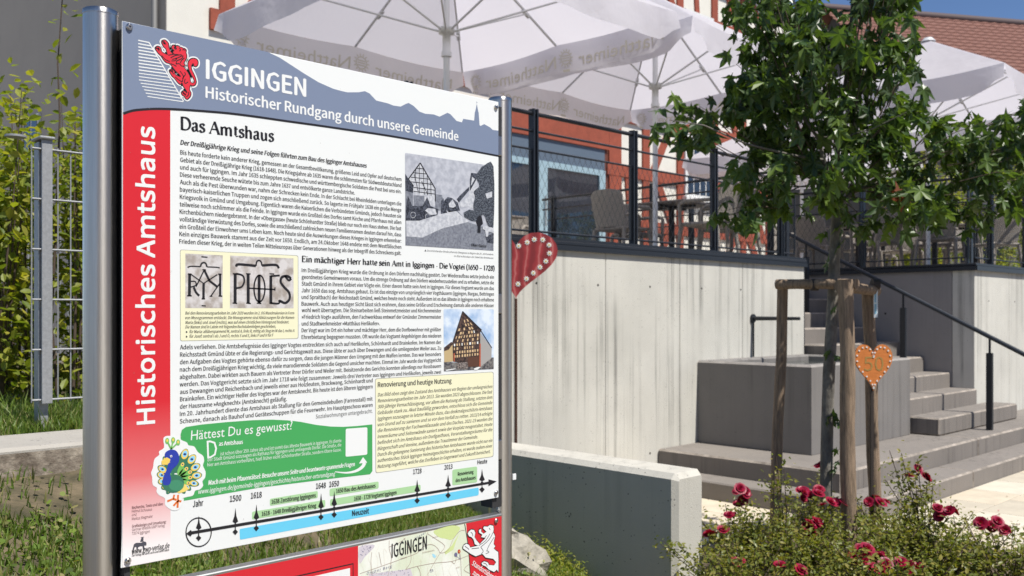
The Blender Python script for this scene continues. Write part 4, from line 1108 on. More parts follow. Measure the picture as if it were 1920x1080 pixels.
ms([(205, 385), (255, 385), (262, 425), (205, 445)], t_); ms([(240, 445), (265, 500), (300, 538)], T_ * .8); ms([(520, 400), (425, 538)], t_); ms([(175, 305), (215, 305)], t_); ms([(170, 538), (220, 538)], t_); ms([(498, 305), (535, 305)], t_); ms([(410, 541), (440, 541)], t_); ms([(505, 540), (545, 540)], t_); ms([(325, 570), (362, 570)], t_); ms([(330, 258), (368, 260)], t_)
ms([(690, 225), (715, 200), (900, 216)], T_ * .9); ms([(900, 216), (910, 170), (932, 158), (955, 172), (965, 214)], t_ * 1.3); ms([(965, 212), (1110, 205), (1145, 242)], T_ * .9)
ms([(680, 300), (682, 612)], T_ * 1.15); ms([(690, 300), (760, 320), (778, 380), (750, 440), (692, 455)], t_ * 1.5); ms([(818, 305), (822, 618)], T_ * 1.15); ms([(935, 312), (938, 618)], T_ * 1.1); ms([(1060, 318), (1062, 622)], T_ * 1.15)
A.stroke('monogram', K, smooth([Zm(940 + 58 * math.cos(a), 458 + 142 * math.sin(a)) for a in [k * .3925 for k in range(16)]], True, 2), .0034, 4, closed=True)
ms([(825, 455), (1105, 468)], t_ * 1.2); ms([(1060, 325), (1155, 318)], T_ * .7); ms([(1060, 612), (1140, 618), (1160, 590)], T_ * .7); ms([(1105, 445), (1105, 480)], t_)
ms([(1275, 350), (1235, 325), (1180, 335), (1165, 385), (1200, 440), (1255, 500), (1260, 570), (1215, 612), (1160, 590), (1150, 600)], T_ * .95); ms([(1210, 320), (1250, 370), (1278, 350)], T_ * .8)
for x in (655, 795, 1045): ms([(x, 300), (x + 50, 303)], t_)
for x in (655, 800, 912): ms([(x, 614), (x + 50, 618)], t_)
cap = [('Bei den Renovierungsarbeiten im Jahr 2020 wurden im 2. OG Wandmalereien in Form', 153, 738, 1306, 733), ('von Monogrammen entdeckt. Die Monogramme sind Abkürzungen für die Namen', 153, 788, 1306, 781), ('Maria (links) und Josef (rechts), was auf einen christlichen Hintergrund hindeutet.', 155, 838, 1250, 829),
       ('Die Namen sind in Latein mit folgenden Buchstabenfolgen geschrieben,', 155, 886, 1110, 876), ('für Maria: allüberspannend M, zentral A, links R, mittig als Steg im M das I, rechts A', 200, 936, 1308, 920), ('für Josef: zentral I als J und O, rechts S und E, links P und H für F', 200, 985, 1088, 970)]
for s_, x0, y0, x1, y1 in cap: A.text('box_lettering', K, s_, *Zm(x0, y0), *Zm(x1, y1), .0058, 3, kind='bf', off=.02, shear=.25)
for y in (924, 974): A.poly('box_lettering', K, Q([(162, y - 14), (182, y), (162, y + 14)]), 3)

# ---- photo 2: the half-timbered gable
Zh = lambda x, y: (820 + x / 7.717, 570 + y / 7.717)
Q = lambda L: [Zh(*p) for p in L]
skyp = grain('photo sky', (.30, .45, .68), (.68, .76, .86), 30, .35, .62); wd_ = grain('photo timber', (.02, .014, .014), (.10, .06, .05), 200); inf = flatmat('infill', (.62, .44, .25)); rd = flatmat('brick red', (.42, .10, .05))
A.poly('house_photo', skyp, rrect(*Zh(78, 100), *Zh(803, 103), *Zh(803, 968), *Zh(83, 1005), r=3), 2)
A.poly('house_photo', grain('photo road', (.05, .05, .06), (.22, .21, .20), 120), Q([(84, 860), (600, 900), (770, 800), (801, 800), (801, 966), (84, 1002)]), 3)
A.poly('house_photo', flatmat('yellow house', (.50, .38, .20)), Q([(84, 690), (205, 600), (215, 860), (88, 870)]), 4); A.poly('house_photo', wd_, Q([(84, 660), (190, 575), (215, 600), (150, 690), (84, 710)]), 5)
A.poly('house_photo', flatmat('grey side', (.36, .35, .34)), Q([(605, 440), (770, 665), (768, 810), (610, 935)]), 4)
A.poly('house_photo', wd_, Q([(350, 133), (630, 400), (605, 440), (608, 935), (215, 860), (205, 585)]), 5)
for r in range(11):
    ya = 190 + r * 55
    for c in range(12):
        f0 = (c + .12) / 12; f1 = (c + .12 + .45 + .35 * random.random()) / 12
        def ed(y):
            l_ = 350 - (y - 133) * (145 / 450) if y < 585 else 210
            r_ = 350 + (y - 133) * (255 / 300) if y < 425 else 598
            return l_ + 12, min(r_, 598) - 8
        l0, r0 = ed(ya); l1, r1 = ed(ya + 38); 
        if r0 - l0 < 10: continue
        if random.random() < .22: continue
        nn = max(1, int((r0 - l0) / 34)); 
        if c >= nn: continue
        f0 = (c + .15) / nn; f1 = (c + .45 + .4 * random.random()) / nn
        sk = -20 * (1 if ya > 380 else .5); dy = lambda f: (f * -38)
        if ya > 740 and f0 > .45: continue
        A.poly('house_photo', wht if (r in (4, 7) and c % 3 == 0) else inf, Q([(l0 + (r0 - l0) * f0, ya + 30 + dy(f0)), (l0 + (r0 - l0) * f1, ya + 30 + dy(f1)), (l1 + (r1 - l1) * f1, ya + 66 + dy(f1)), (l1 + (r1 - l1) * f0, ya + 66 + dy(f0))]), 6)
A.poly('house_photo', rd, Q([(595, 600), (612, 600), (612, 935), (590, 930)]), 7); A.poly('house_photo', rd, Q([(222, 740), (238, 738), (238, 860), (222, 862)]), 7)
A.poly('house_photo', flatmat('gate brown', (.10, .045, .03)), Q([(430, 800), (585, 780), (588, 930), (430, 935)]), 8)
A.poly('house_photo', wht, Q([(510, 960), (580, 935), (612, 938), (560, 980), (520, 980)]), 8); A.poly('house_photo', wht, Q([(100, 980), (240, 960), (256, 968), (120, 995)]), 8); A.poly('house_photo', grain('rubble', (.05, .04, .04), (.3, .26, .24), 300), Q([(255, 880), (420, 865), (428, 960), (280, 960)]), 8)
A.stroke('house_photo', K, Q([(605, 400), (772, 660)]), .002, 8); A.stroke('house_photo', K, Q([(205, 590), (350, 135)]), .002, 8); A.stroke('house_photo', K, Q([(350, 135), (610, 395)]), .0022, 8)

# ---- renovation box
Zr = lambda x, y: (700 + x / 5.4, 695 + y / 5.4)
A.poly('cream_box', greyl, rrect(*Zr(14, 101), *Zr(1208, 28), *Zr(1207, 884), *Zr(23, 1053), r=4), 1)
A.poly('cream_box', cream_m, rrect(*Zr(19, 106), *Zr(1203, 33), *Zr(1202, 879), *Zr(28, 1047), r=4), 2)
A.text('box_heading_lettering', K, 'Renovierung und heutige Nutzung', *Zr(42, 188), *Zr(783, 142), .0108, 3, off=.03)
rl = ['Das Bild oben zeigt den Zustand des Amtshauses vor Beginn der umfangreichen', 'Renovierungsarbeiten im Jahr 2013. Sie wurden 2023 abgeschlossen. Die fast', '300-jährige Vernachlässigung, vor allem die Nutzung als Stallung, setzten dem', 'Gebäude stark zu. Akut baufällig geworden, entschloss sich die Gemeinde',
      'Iggingen sozusagen in letzter Minute dazu, das denkmalgeschützte Amtshaus', 'von Grund auf zu sanieren und so vor dem Verfall zu retten. 2013/14 erfolgte', 'die Renovierung der Fachwerkfassade und des Daches. 2021-23 wurden die', 'Innenräume und Seitenwände saniert sowie der Vorplatz neugestaltet. Heute', 'befindet sich im Amtshaus ein Dorfgasthaus, Veranstaltungsräume für die',
      ('Bürgerschaft und Vereine, außerdem das Trauzimmer der Gemeinde.', 1042), 'Durch die gelungene Sanierung des historischen Amtshauses wurde nicht nur ein', 'authentisches Stück Igginger Heimatgeschichte erhalten, es wurde zudem einer', ('Nutzung zugeführt, welche das Dorfleben in Gegenwart und Zukunft bereichert.', 1168)]
for i, ln in enumerate(rl):
    t = i / 12; s_, xe = ln if isinstance(ln, tuple) else (ln, 1189)
    y0 = 282 + (1003 - 282) * t; y1 = 192 + (843 - 192) * t; y1 = y0 + (y1 - y0) * (xe - 42) / 1147
    A.text('box_lettering', K, s_, *Zr(42, y0), *Zr(xe, y1), .0078, 3, shear=.22, off=.017)

# ---- green quiz box
Zg = lambda x, y: (220 + x / 3.376, 760 + y / 3.376)
Q = lambda L: [Zg(*p) for p in L]
A.poly('quiz_box', green, Q([(407, 200), (415, 170), (440, 152), (540, 136), (700, 120), (860, 108), (980, 104), (1080, 108), (1160, 117), (1260, 136), (1350, 146), (1430, 148), (1520, 142), (1613, 132), (1615, 425), (1600, 445), (1400, 468), (900, 532), (432, 615), (430, 560)]), 2)
A.text('quiz_lettering', wht, 'Hättest Du es gewusst?', *Zg(472, 235), *Zg(1110, 165), .0185, 3, kind='hand', off=-.012, shear=.08)
A.text('quiz_lettering', wht, 'D', *Zg(577, 350), *Zg(640, 340), .0345, 3, off=.0)
A.text('quiz_lettering', wht, 'as Amtshaus', *Zg(650, 270), *Zg(799, 257), .0085, 3, off=.03)
for s_, x0, y0, x1, y1 in (('ist schon über 350 Jahre alt und ist somit das älteste Bauwerk in Iggingen. Es diente', 660, 330, 1419, 243), ('der Stadt Gmünd sozusagen als Rathaus für Iggingen und umliegende Dörfer. Die Straße, die', 578, 368, 1419, 270), ('hier am Amtshaus vorbeiführt, hieß früher nicht Schönhardter Straße, sondern Obere Gasse.', 578, 400, 1419, 300)):
    A.text('quiz_lettering', wht, s_, *Zg(x0, y0), *Zg(x1, y1), .0068, 3)
A.text('quiz_lettering', wht, 'Mach mit beim Pfauenrätsel: Besuche unsere Seite und beantworte spannende Fragen', *Zg(585, 516), *Zg(1500, 394), .0092, 3, off=.03, shear=.2)
A.text('quiz_lettering', wht, 'www.iggingen.de/gemeinde-iggingen/geschichte/historischer-ortsrundgang', *Zg(523, 572), *Zg(1378, 455), .0088, 3, kind='bf', off=.008, shear=.2)
A.poly('quiz_card', wht, rrect(*Zg(1446, 160), *Zg(1582, 150), *Zg(1582, 322), *Zg(1446, 336), r=3), 3)
arr = smooth(Q([(1380, 430), (1450, 436), (1510, 425), (1550, 400), (1566, 372)]), k=4)
A.stroke('quiz_arrow', wht, arr, lambda t: .0015 + .0085 * t, 3)
A.poly('quiz_arrow', wht, Q([(1530, 378), (1556, 337), (1582, 372)]), 3.5)

# ---- plain decorative peafowl fan
Zp = lambda x, y: (280 + x / 7.2, 810 + y / 7.2)
pg1 = flatmat('plume dark', (.035, .17, .10)); pg2 = flatmat('plume light', (.17, .48, .11)); py_ = flatmat('plume gold', (.80, .58, .12)); pb = flatmat('plume pale blue', (.25, .60, .85)); pn = flatmat('plume navy', (.012, .03, .18)); po_ = flatmat('orange', (.70, .16, .03))
cx, cy = 390, 650
fan = [(-168, 150, .0), (-172, 240, 0), (190 - 360, 300, 0)]
angs = [(-96, 330, 1), (-72, 400, 1.15), (-52, 385, 1.15), (-31, 350, 1.1), (-8, 330, 1.05), (16, 300, .9), (40, 240, .75), (62, 225, .7), (-122, 330, .9), (-148, 290, 1), (-168, 265, 1), (168, 250, 1), (145, 240, .9), (122, 240, .7)]
outl = [(205, 120), (250, 85), (330, 85), (400, 95), (450, 140), (520, 170), (545, 210), (620, 225), (670, 300), (740, 350), (755, 420), (740, 480), (775, 560), (770, 640), (735, 690), (745, 750), (700, 800), (640, 815), (610, 880), (530, 900), (470, 920), (480, 960), (430, 1060), (340, 1080), (240, 1010), (235, 920), (160, 880), (120, 830), (125, 780), (70, 740), (60, 640), (45, 580), (70, 510), (80, 430), (100, 380), (150, 340), (150, 290), (215, 240)]
A.poly('fan_emblem_border', wht, smooth([Zp(*p) for p in outl], True, 3), 5)
for i, (a, r, s_) in enumerate(angs):
    ca, sa = math.cos(R_(a)), math.sin(R_(a))
    A.ell('fan_emblem', pg1, *Zp(cx + ca * r * .62, cy + sa * r * .62), r * .42 / 7.2, 58 * s_ / 7.2, 6 + i * .06, ang=a)
    ex, ey = cx + ca * (r - 62), cy + sa * (r - 62)
    A.ell('fan_emblem', py_, *Zp(ex, ey), 60 * s_ / 7.2, 40 * s_ / 7.2, 7.1, ang=a, n=14); A.ell('fan_emblem', pb, *Zp(ex + ca * 5, ey + sa * 5), 40 * s_ / 7.2, 27 * s_ / 7.2, 7.4, ang=a, n=12); A.ell('fan_emblem', pn, *Zp(ex, ey), 18 * s_ / 7.2, 14 * s_ / 7.2, 7.7, n=10)
for a, r in ((-68, 220), (-45, 200), (-25, 215), (-3, 200), (22, 190), (-160, 200), (175, 190)):
    ca, sa = math.cos(R_(a)), math.sin(R_(a))
    A.ell('fan_emblem', pg2, *Zp(cx + ca * r * .6, cy + sa * r * .6), r * .4 / 7.2, 34 / 7.2, 8, ang=a, n=14); A.ell('fan_emblem', py_, *Zp(cx + ca * (r - 20), cy + sa * (r - 20)), 28 / 7.2, 22 / 7.2, 8.3, ang=a, n=12); A.ell('fan_emblem', pn, *Zp(cx + ca * (r - 20), cy + sa * (r - 20)), 11 / 7.2, 10 / 7.2, 8.6, n=8)
A.poly('fan_emblem', flatmat('gold wing', (.80, .62, .16)), [Zp(*p) for p in ((480, 710), (555, 790), (500, 830), (420, 850), (370, 830))], 9)
A.ell('fan_emblem', pg1, *Zp(340, 720), 150 / 7.2, 125 / 7.2, 9.3); A.ell('fan_emblem', flatmat('wing green', (.05, .25, .14)), *Zp(385, 745), 100 / 7.2, 75 / 7.2, 9.6)
bl = flatmat('neck blue', (.02, .045, .36))
A.poly('fan_emblem', bl, smooth([Zp(*p) for p in ((230, 310), (300, 268), (380, 285), (420, 370), (400, 460), (330, 530), (300, 600), (315, 660), (290, 735), (210, 735), (205, 640), (250, 540), (270, 440), (230, 380))], True, 3), 10)
A.poly('fan_emblem', py_, [Zp(*p) for p in ((180, 420), (250, 370), (300, 395), (290, 440), (250, 470), (185, 470))], 10.4)
A.ell('fan_emblem', wht, *Zp(310, 355), 16 / 7.2, 16 / 7.2, 10.6, n=10); A.ell('fan_emblem', K, *Zp(310, 357), 8 / 7.2, 8 / 7.2, 10.9, n=8)
for x, y in ((255, 150), (335, 140), (402, 170)):
    A.stroke('fan_emblem', pg2, [Zp(310, 260), Zp(x, y)], .0028, 9.8); A.ell('fan_emblem', pg2, *Zp(x, y), 27 / 7.2, 40 / 7.2, 10, n=12); A.ell('fan_emblem', py_, *Zp(x, y - 5), 14 / 7.2, 20 / 7.2, 10.3, n=10)
for ln in ([(360, 870), (345, 925), (265, 960)], [(345, 925), (390, 940)], [(410, 870), (408, 950), (350, 1020)], [(408, 950), (455, 960)], [(408, 950), (405, 1045)]): A.stroke('fan_emblem', po_, [Zp(*p) for p in ln], .004, 6.2)

# ---- credits
Zc = lambda x, y: (220 + x / 3.376, 760 + y / 3.376)
for s_, x0, y0, x1, y1, o_ in (('Recherche, Texte und Idee:', 107, 668, 302, 642, .03), ('Helmut Schauaus', 106, 690, 232, 677, 0), ('und', 106, 712, 134, 710, 0), ('Markus Stegmaier', 107, 738, 238, 720, 0), ('Grafikdesign und Umsetzung:', 108, 784, 322, 754, .03), ('German Wildlife GWP Verlag', 108, 806, 313, 778, 0), ('73574 Iggingen', 108, 830, 219, 815, 0)):
    A.text('credit_lettering', flatmat('credit ink', (.12, .03, .04)), s_, *Zc(x0, y0), *Zc(x1, y1), .0052, 4, kind='bf', off=o_ * .5)
A.text('credit_lettering', K, 'www.gwp-verlag.de', *Zc(110, 950), *Zc(341, 910), .0098, 4, off=.02, shear=.15)
A.text('credit_lettering', K, 'Der Verlag mit dem Luchs und dem Falken', *Zc(110, 966), *Zc(341, 928), .0042, 4, off=.02, shear=.15)
ani = flatmat('animal grey', (.07, .07, .09))
A.poly('publisher_emblem', ani, smooth([Zc(*p) for p in ((118, 900), (124, 885), (140, 878), (165, 878), (190, 870), (200, 880), (198, 896), (186, 896), (190, 918), (178, 920), (175, 900), (150, 905), (146, 925), (138, 924), (136, 905), (126, 908), (120, 932), (112, 930))], True, 2), 4)
A.poly('publisher_emblem', ani, [Zc(*p) for p in ((160, 872), (166, 852), (176, 842), (182, 852), (180, 866), (186, 872))], 4.3); A.stroke('publisher_emblem', ani, [Zc(164, 846), Zc(184, 842)], .0012, 4.6)

# ---- time line
def hz(x0, y0, x1, y1): return [(x0, y0), (x1, y1)]
A.poly('timeline_band', sky_b, rrect(452, 994, 896, 915.5, 896, 930, 453, 1014, r=3), 2)
for (x0, y0, x1, y1, x2, y2, x3, y3) in ((508, 938, 597, 923, 597, 936, 508, 951), (475, 962, 611, 939.5, 611, 953, 475, 976.5), (619, 919, 710, 905, 710, 918, 619, 933), (620, 938.5, 788, 910.5, 788, 923, 620, 951), (847, 883, 893, 876.5, 893, 906, 847, 912)):
    A.poly('timeline_box', lgreen, rrect(x0, y0, x1, y1, x2, y2, x3, y3, r=3), 2.5)
A.stroke('timeline_axis', K, [(362, 1001.5), (925, 905)], .0058, 5)
A.poly('timeline_axis', K, [(914, 900.5), (929, 904), (914, 913)], 5.4)
A.poly('timeline_axis', K, [(353, 1003), (361, 996), (366, 1001), (361, 1008)], 5.4)
A.stroke('timeline_axis', K, [(376 + 23.5 * math.cos(t), 1000 + 26.5 * math.sin(t)) for t in [2 * math.pi * k / 32 for k in range(32)]], .0022, 5.6, closed=True)
for x, y, h in ((376, 999.5, 30), (444, 988, 33), (483, 981, 33), (603, 960, 33), (627.5, 955.5, 33), (781.5, 929, 28), (839, 919, 27), (902, 908, 27)):
    A.poly('timeline_marker', K, [(x, y - h), (x + 1.8, y - h * .55), (x + 5.2, y - h * .25), (x, y - 4), (x - 5.2, y - h * .25), (x - 1.8, y - h * .55)], 5.8)
    A.stroke('timeline_marker', K, [(x, y - 6), (x, y + 12)], .0022, 6); A.ell('timeline_marker', K, x, y - 1, 2.6, 2.9, 6.2, n=10)
    A.poly('timeline_marker', K, [(x, y + 6), (x + 5, y + 11), (x, y + 17), (x - 5, y + 11)], 6.4)
for s_, x0, y0, x1, y1, c_ in (('Jahr', 365, 953.5, 384, 950.5, .0115), ('1500', 433.5, 943.5, 454.5, 941, .0115), ('1618', 472.5, 937.5, 492.5, 935, .0115), ('1648', 593.5, 919, 611.5, 917, .0115), ('1650', 618, 915.5, 636, 913.5, .0115), ('1728', 774, 891, 789.5, 889, .0108), ('2013', 832, 882.5, 847, 880.5, .0105), ('Heute', 893.5, 872.5, 911.5, 870, .0100)):
    A.text('timeline_lettering', K, s_, x0, y0, x1, y1, c_, 6, kind='bf', off=.018)
for s_, x0, y0, x1, y1, c_ in (('1638 Zerstörung Iggingens', 511, 947.5, 593, 934.5, .0088), ('1618 - 1648 Dreißigjähriger Krieg', 493, 970, 594, 953.5, .0088), ('1650 Bau des Amtshauses', 631, 927, 704, 916, .0088), ('1650 - 1728 Vogtamt Iggingen', 664.5, 941, 743, 928.5, .0088), ('Renovierung', 857, 894, 886, 889.5, .0085), ('des Amtshauses', 853, 906, 890, 900, .0085), ('Neuzeit', 661, 969, 692, 964, .0112)):
    A.text('timeline_lettering', K, s_, x0, y0, x1, y1, c_, 6, off=.03)
A.build(board)
# screws at the corners
for x, y in ((235, 50), (927.5, 202), (244.5, 1053), (927.5, 925)):
    a = hp(x, y)
    sw_ = part('screw', Mb().tube([(a[0], PV - .0008, a[1]), (a[0], PV - .003, a[1]), (a[0], PV - .005, a[1])], [.0062, .0062, .004], 16), M_steel, sg)
    link('socket', Mb().tube([(a[0], PV - .0049, a[1]), (a[0], PV - .0053, a[1])], .0018, 8).mesh('socket', K), sw_)
# faint dirt specks
dm = mat('dirt speck', (.25, .22, .2), .8)
mb = Mb()
for _ in range(120):
    x = random.uniform(PU0 + .01, PU1 - .01); z = random.uniform(PH0 + .01, PH1 - .01); r = random.uniform(.0003, .0008)
    mb.add([(x + r * math.cos(t), PV - .0011 - 0.0006, z + r * math.sin(t)) for t in (0, 1.25, 2.5, 3.8, 5)], [(0, 1, 2, 3, 4)])
o = link('dirt_specks', mb.mesh('dirt_specks', dm), board, kind='stuff')

# lower board
LZ1 = 1.047
lb = part('lower_panel', Mb().bbox(PU0 - .002, PU1 + .002, LOWER_V, LOWER_V + .028, .62, LZ1, .002), M_alu, sg, label='lower map board with grey metal edge')
B = Art(lp, LOWER_V)
U_ = lambda x, z: (x, z)
def lpoly(name, m, pts, layer): B.poly(name, m, pts, layer, px=False)
zt = LZ1 - .006
x_m0 = lp(672, 1040)[0]; x_m1 = lp(876, 1000)[0]; x_m2 = lp(884, 1079)[0]
lpoly('red_field', redm, [(PU0 + .004, zt), (PU1 - .001, zt), (PU1 - .001, .63), (PU0 + .004, .63)], 1)
zb = lp(600, 1060)[1]
lpoly('white_field', wht, [(PU0 + .02, .64), (x_m0 - .022, .64), (x_m0 - .022, zb - .02), (PU0 + .02, zb - .02)], 2)
B.stroke('black_rule', K, [(PU0 + .012, zb - .012), (x_m0 - .014, zb - .012), (x_m0 - .014, .64)], .003, 3, px=False)
mapm = grain('map ground', (.66, .72, .56), (.80, .82, .76), 9, .42, .6)
lpoly('map_print', mapm, [(x_m0 - .001, zt), (x_m1 - .004, zt), (x_m2, .88), (x_m2 + .012, .63), (x_m0 - .001, .63)], 3)
Z7 = lambda x, y: (660 + x / 6.4, 960 + y / 6.4)
rdm = flatmat('map road', (.42, .33, .28)); mg = flatmat('map wood', (.58, .68, .30)); mbu = flatmat('map building', (.15, .15, .26)); mv = flatmat('map village', (.60, .56, .62)); mc = flatmat('map contour', (.72, .66, .56))
def ms2(name, m, pts, wd, ly): B.stroke(name, m, smooth([Z7(*p) for p in pts], k=3), wd, ly)
B.poly('map_print', mg, smooth([Z7(*p) for p in ((975, 235), (1060, 195), (1200, 160), (1290, 180), (1280, 230), (1200, 330), (1120, 320), (1040, 300))], True, 3), 4)
B.poly('map_print', mg, [Z7(*p) for p in ((1105, 480), (1200, 400), (1240, 330), (1290, 250), (1250, 340), (1215, 450), (1120, 510))], 4)
B.poly('map_print', mv, smooth([Z7(*p) for p in ((82, 420), (250, 390), (260, 430), (150, 540), (90, 620))], True, 2), 4)
B.poly('map_print', mv, [Z7(*p) for p in ((200, 745), (700, 680), (730, 768), (200, 768))], 4)
B.poly('map_print', flatmat('map pond', (.35, .65, .80)), [Z7(*p) for p in ((960, 500), (985, 505), (1010, 530), (990, 555), (965, 530))], 5)
for k, ln in enumerate(([(430, 768), (470, 560), (445, 440), (445, 340)], [(440, 420), (560, 370), (640, 310)], [(90, 740), (350, 650), (600, 560), (780, 490), (860, 410), (960, 390), (1030, 440), (1060, 490), (1150, 460), (1210, 330), (1290, 230), (1350, 220)], [(620, 310), (700, 480), (700, 600), (640, 690)], [(905, 260), (1000, 320), (1100, 390), (1100, 440), (1050, 500), (960, 650), (900, 760)], [(640, 690), (780, 650), (1000, 610), (1200, 590), (1400, 520)], [(1410, 620), (1340, 690), (1420, 740)], [(910, 240), (860, 340), (830, 370)], [(240, 768), (225, 600), (235, 480)], [(320, 480), (350, 640)], [(1250, 540), (1230, 620), (1190, 590)], [(1300, 500), (1310, 768)], [(780, 650), (810, 700), (820, 768)])):
    ms2('map_line', rdm, ln, .0011, 6 + k * .12)
for k in range(14):
    ms2('map_line', mc, [(110 + k * 90, 768), (140 + k * 85, 700 - (k % 3) * 60), (100 + k * 92, 600 - (k % 4) * 50), (150 + k * 88, 480 - (k % 3) * 40)], .0005, 5 + k * .05)
for _ in range(70):
    if _ < 30: x, y = random.uniform(90, 250), 0; y = 400 + (250 - x) * 1.1 * random.random() + random.uniform(-10, 20)
    elif _ < 60: x = random.uniform(210, 690); y = random.uniform(700, 765) + (450 - x) * .05
    else: x = random.uniform(925, 970); y = random.uniform(685, 720)
    s_ = random.uniform(3, 8); B.poly('map_building', mbu, [Z7(x, y), Z7(x + s_, y - 2), Z7(x + s_, y + s_), Z7(x, y + s_ + 2)], 8)
B.text('map_lettering', K, 'IGGINGEN', *Z7(474, 547), *Z7(893, 443), .031, 9, kind='bf', off=.012, shear=.05)
for s_, x0, y0, x1, y1 in (('Reinlesäcker', 583, 566, 655, 548), ('Rechberghausweg', 845, 495, 985, 462), ('Pommerich', 962, 315, 1030, 298), ('Leimäcker', 1242, 680, 1292, 662)): B.text('map_lettering', rdm, s_, *Z7(x0, y0), *Z7(x1, y1), .0035, 9)
B.text('map_lettering', mbu, 'O r u b e r   B e r g', *Z7(175, 752), *Z7(470, 665), .006, 9, shear=.2)
B.text('map_lettering', mbu, 'H i n t e r', *Z7(755, 330), *Z7(880, 255), .005, 9, shear=.2)
B.ell('map_pin', flatmat('pin red', (.45, .02, .02)), *Z7(1282, 472), 2.6, 3.8, 9.5); B.ell('map_pin', mbu, *Z7(1243, 510), 3, 4, 9.5); B.stroke('map_pin', mbu, [Z7(1284, 500), Z7(1296, 570)], .0008, 9.7); B.stroke('map_pin', mbu, [Z7(1250, 525), Z7(1294, 565)], .0008, 9.9)
B.text('map_pin', flatmat('pin yellow', (.8, .6, .1)), '4', *Z7(1275, 488), *Z7(1290, 485), .005, 10)
B.stroke('black_rule', K, [Z7(1350, 142), Z7(1385, 350), Z7(1405, 550), Z7(1418, 768), Z7(1425, 850)], .0022, 6)
# white lion of the lower board
l2 = [(1385, 260), (1395, 235), (1425, 210), (1460, 215), (1475, 250), (1465, 300), (1490, 340), (1530, 385), (1550, 360), (1600, 310), (1545, 300), (1560, 270), (1520, 245), (1518, 215), (1545, 200), (1545, 235), (1575, 260), (1610, 235), (1570, 195), (1580, 172), (1625, 175), (1650, 155), (1690, 165), (1695, 205), (1690, 240), (1712, 290), (1700, 340), (1695, 385), (1715, 410), (1695, 435), (1720, 460), (1749, 480), (1752, 560), (1752, 720), (1735, 690), (1700, 718), (1640, 690), (1600, 650), (1560, 635), (1550, 612), (1580, 590), (1625, 605), (1640, 635), (1700, 640), (1725, 600), (1690, 560), (1600, 545), (1560, 500), (1480, 530), (1420, 500), (1370, 465), (1328, 435), (1335, 400), (1370, 378), (1400, 395), (1415, 425), (1520, 400), (1500, 400), (1470, 385), (1455, 330), (1430, 300), (1400, 290)]
l2p = [Z7(*p) for p in l2]
B.stroke('white_lion_outline', K, smooth(l2p, True, 2), .0034, 11, closed=True); B.poly('white_lion', wht, l2p, 12)
for ln in ([(1690, 240), (1640, 330), (1540, 420)], [(1650, 260), (1600, 340), (1520, 400)], [(1700, 300), (1640, 400), (1610, 470)], [(1610, 280), (1560, 340)], [(1540, 420), (1570, 470), (1545, 500)], [(1610, 460), (1640, 480), (1600, 500)], [(1420, 240), (1440, 260), (1445, 290)], [(1350, 410), (1380, 430), (1400, 450)], [(1570, 610), (1600, 620), (1620, 650)], [(1430, 440), (1520, 430)], [(1640, 190), (1655, 215)]):
    B.stroke('white_lion_outline', K, smooth([Z7(*p) for p in ln], k=3), .0016, 13)
def slant(txt, x0, y0, x1, y1, cap): B.text('red_lettering', wht, txt, *Z7(x0, y0), *Z7(x1, y1), cap, 9, kind='bf', off=.02)
slant('Standortübersicht', 1432, 632, 1760, 860, .0115); slant('zum Rundgang', 1440, 745, 1700, 940, .0115)
a = lp(*Z7(1724, 103)); sw_ = part('screw', Mb().tube([(a[0], LOWER_V - .0012, a[1]), (a[0], LOWER_V - .004, a[1]), (a[0], LOWER_V - .005, a[1])], [.0058, .0058, .004], 16), M_steel, sg)
link('socket', Mb().tube([(a[0], LOWER_V - .0049, a[1]), (a[0], LOWER_V - .0053, a[1])], .0018, 8).mesh('socket', K), sw_)
B.build(lb)
# sticker remnant on the right post
part('sticker', Mb().box(1.678, 1.689, PV + .0155, PV + .019, 1.12, 1.135), wht, sg)

# ================================================================== LEFT: KERB AND FENCE
kb = thing('kerb_wall', 'weathered low concrete kerb below the wire fence', 'kerb', (.8, 3.75, .95))
for a, b in ((-2.2, -.2), (-.197, 1.9)):
    if a < -1: M_kerb = concrete('kerb concrete', .40, .20, .3, .8, (1, .94, .84)); M_kerbf = mat('kerb dirt crust', (.30, .26, .21), .95, 0, .7, 16, .9, 40, col2=(.085, .062, .045))
    part('kerb_block', Mb().bbox(a, b, 3.52, 3.92, .80, 1.085, .012).quad((a + .003, 3.5185, .81), (b - .003, 3.5185, .81), (b - .003, 3.5185, 1.066), (a + .003, 3.5185, 1.066), 1), [M_kerb, M_kerbf], kb)
fn = thing('wire_fence', 'galvanised double rod fence panel with square post behind the kerb', 'fence', (1.25, 4.05, 1.08))
fu, fv = 1.22, 4.05
part('post', Mb().bbox(fu + .03, fu + .068, fv + .012, fv + .072, .95, 2.25, .003), M_galv, fn)
part('clamp_strip', Mb().bbox(fu + .034, fu + .074, fv - .018, fv - .010, 1.185, 2.255, .001), M_galv, fn)
part('post_cap', Mb().bbox(fu + .022, fu + .082, fv - .03, fv + .085, 2.256, 2.268, .004), M_galv, fn)
part('post_cap', Mb().tube([(fu - .05, fv + .03, 2.258), (fu - .05, fv + .03, 2.266)], .04, 12), M_galv, fn)
for i in range(6):
    z = 1.20 + .2035 * i
    part('horizontal_wire', Mb().tube([(fu, fv - .006, z), (fu + 2.1, fv - .006, z)], .004, 6), M_galv, fn)
    part('horizontal_wire', Mb().tube([(fu, fv + .006, z), (fu + 2.1, fv + .006, z)], .004, 6), M_galv, fn)
for i in range(42):
    part('vertical_wire', Mb().tube([(fu + .05 * i, fv, 1.19), (fu + .05 * i, fv, 2.228)], .003, 5), M_galv, fn)
fb = thing('wire_fence', 'bluish rod fence farther back behind the leafy shrubs', 'fence', (1.3, 8.6, 1.07))
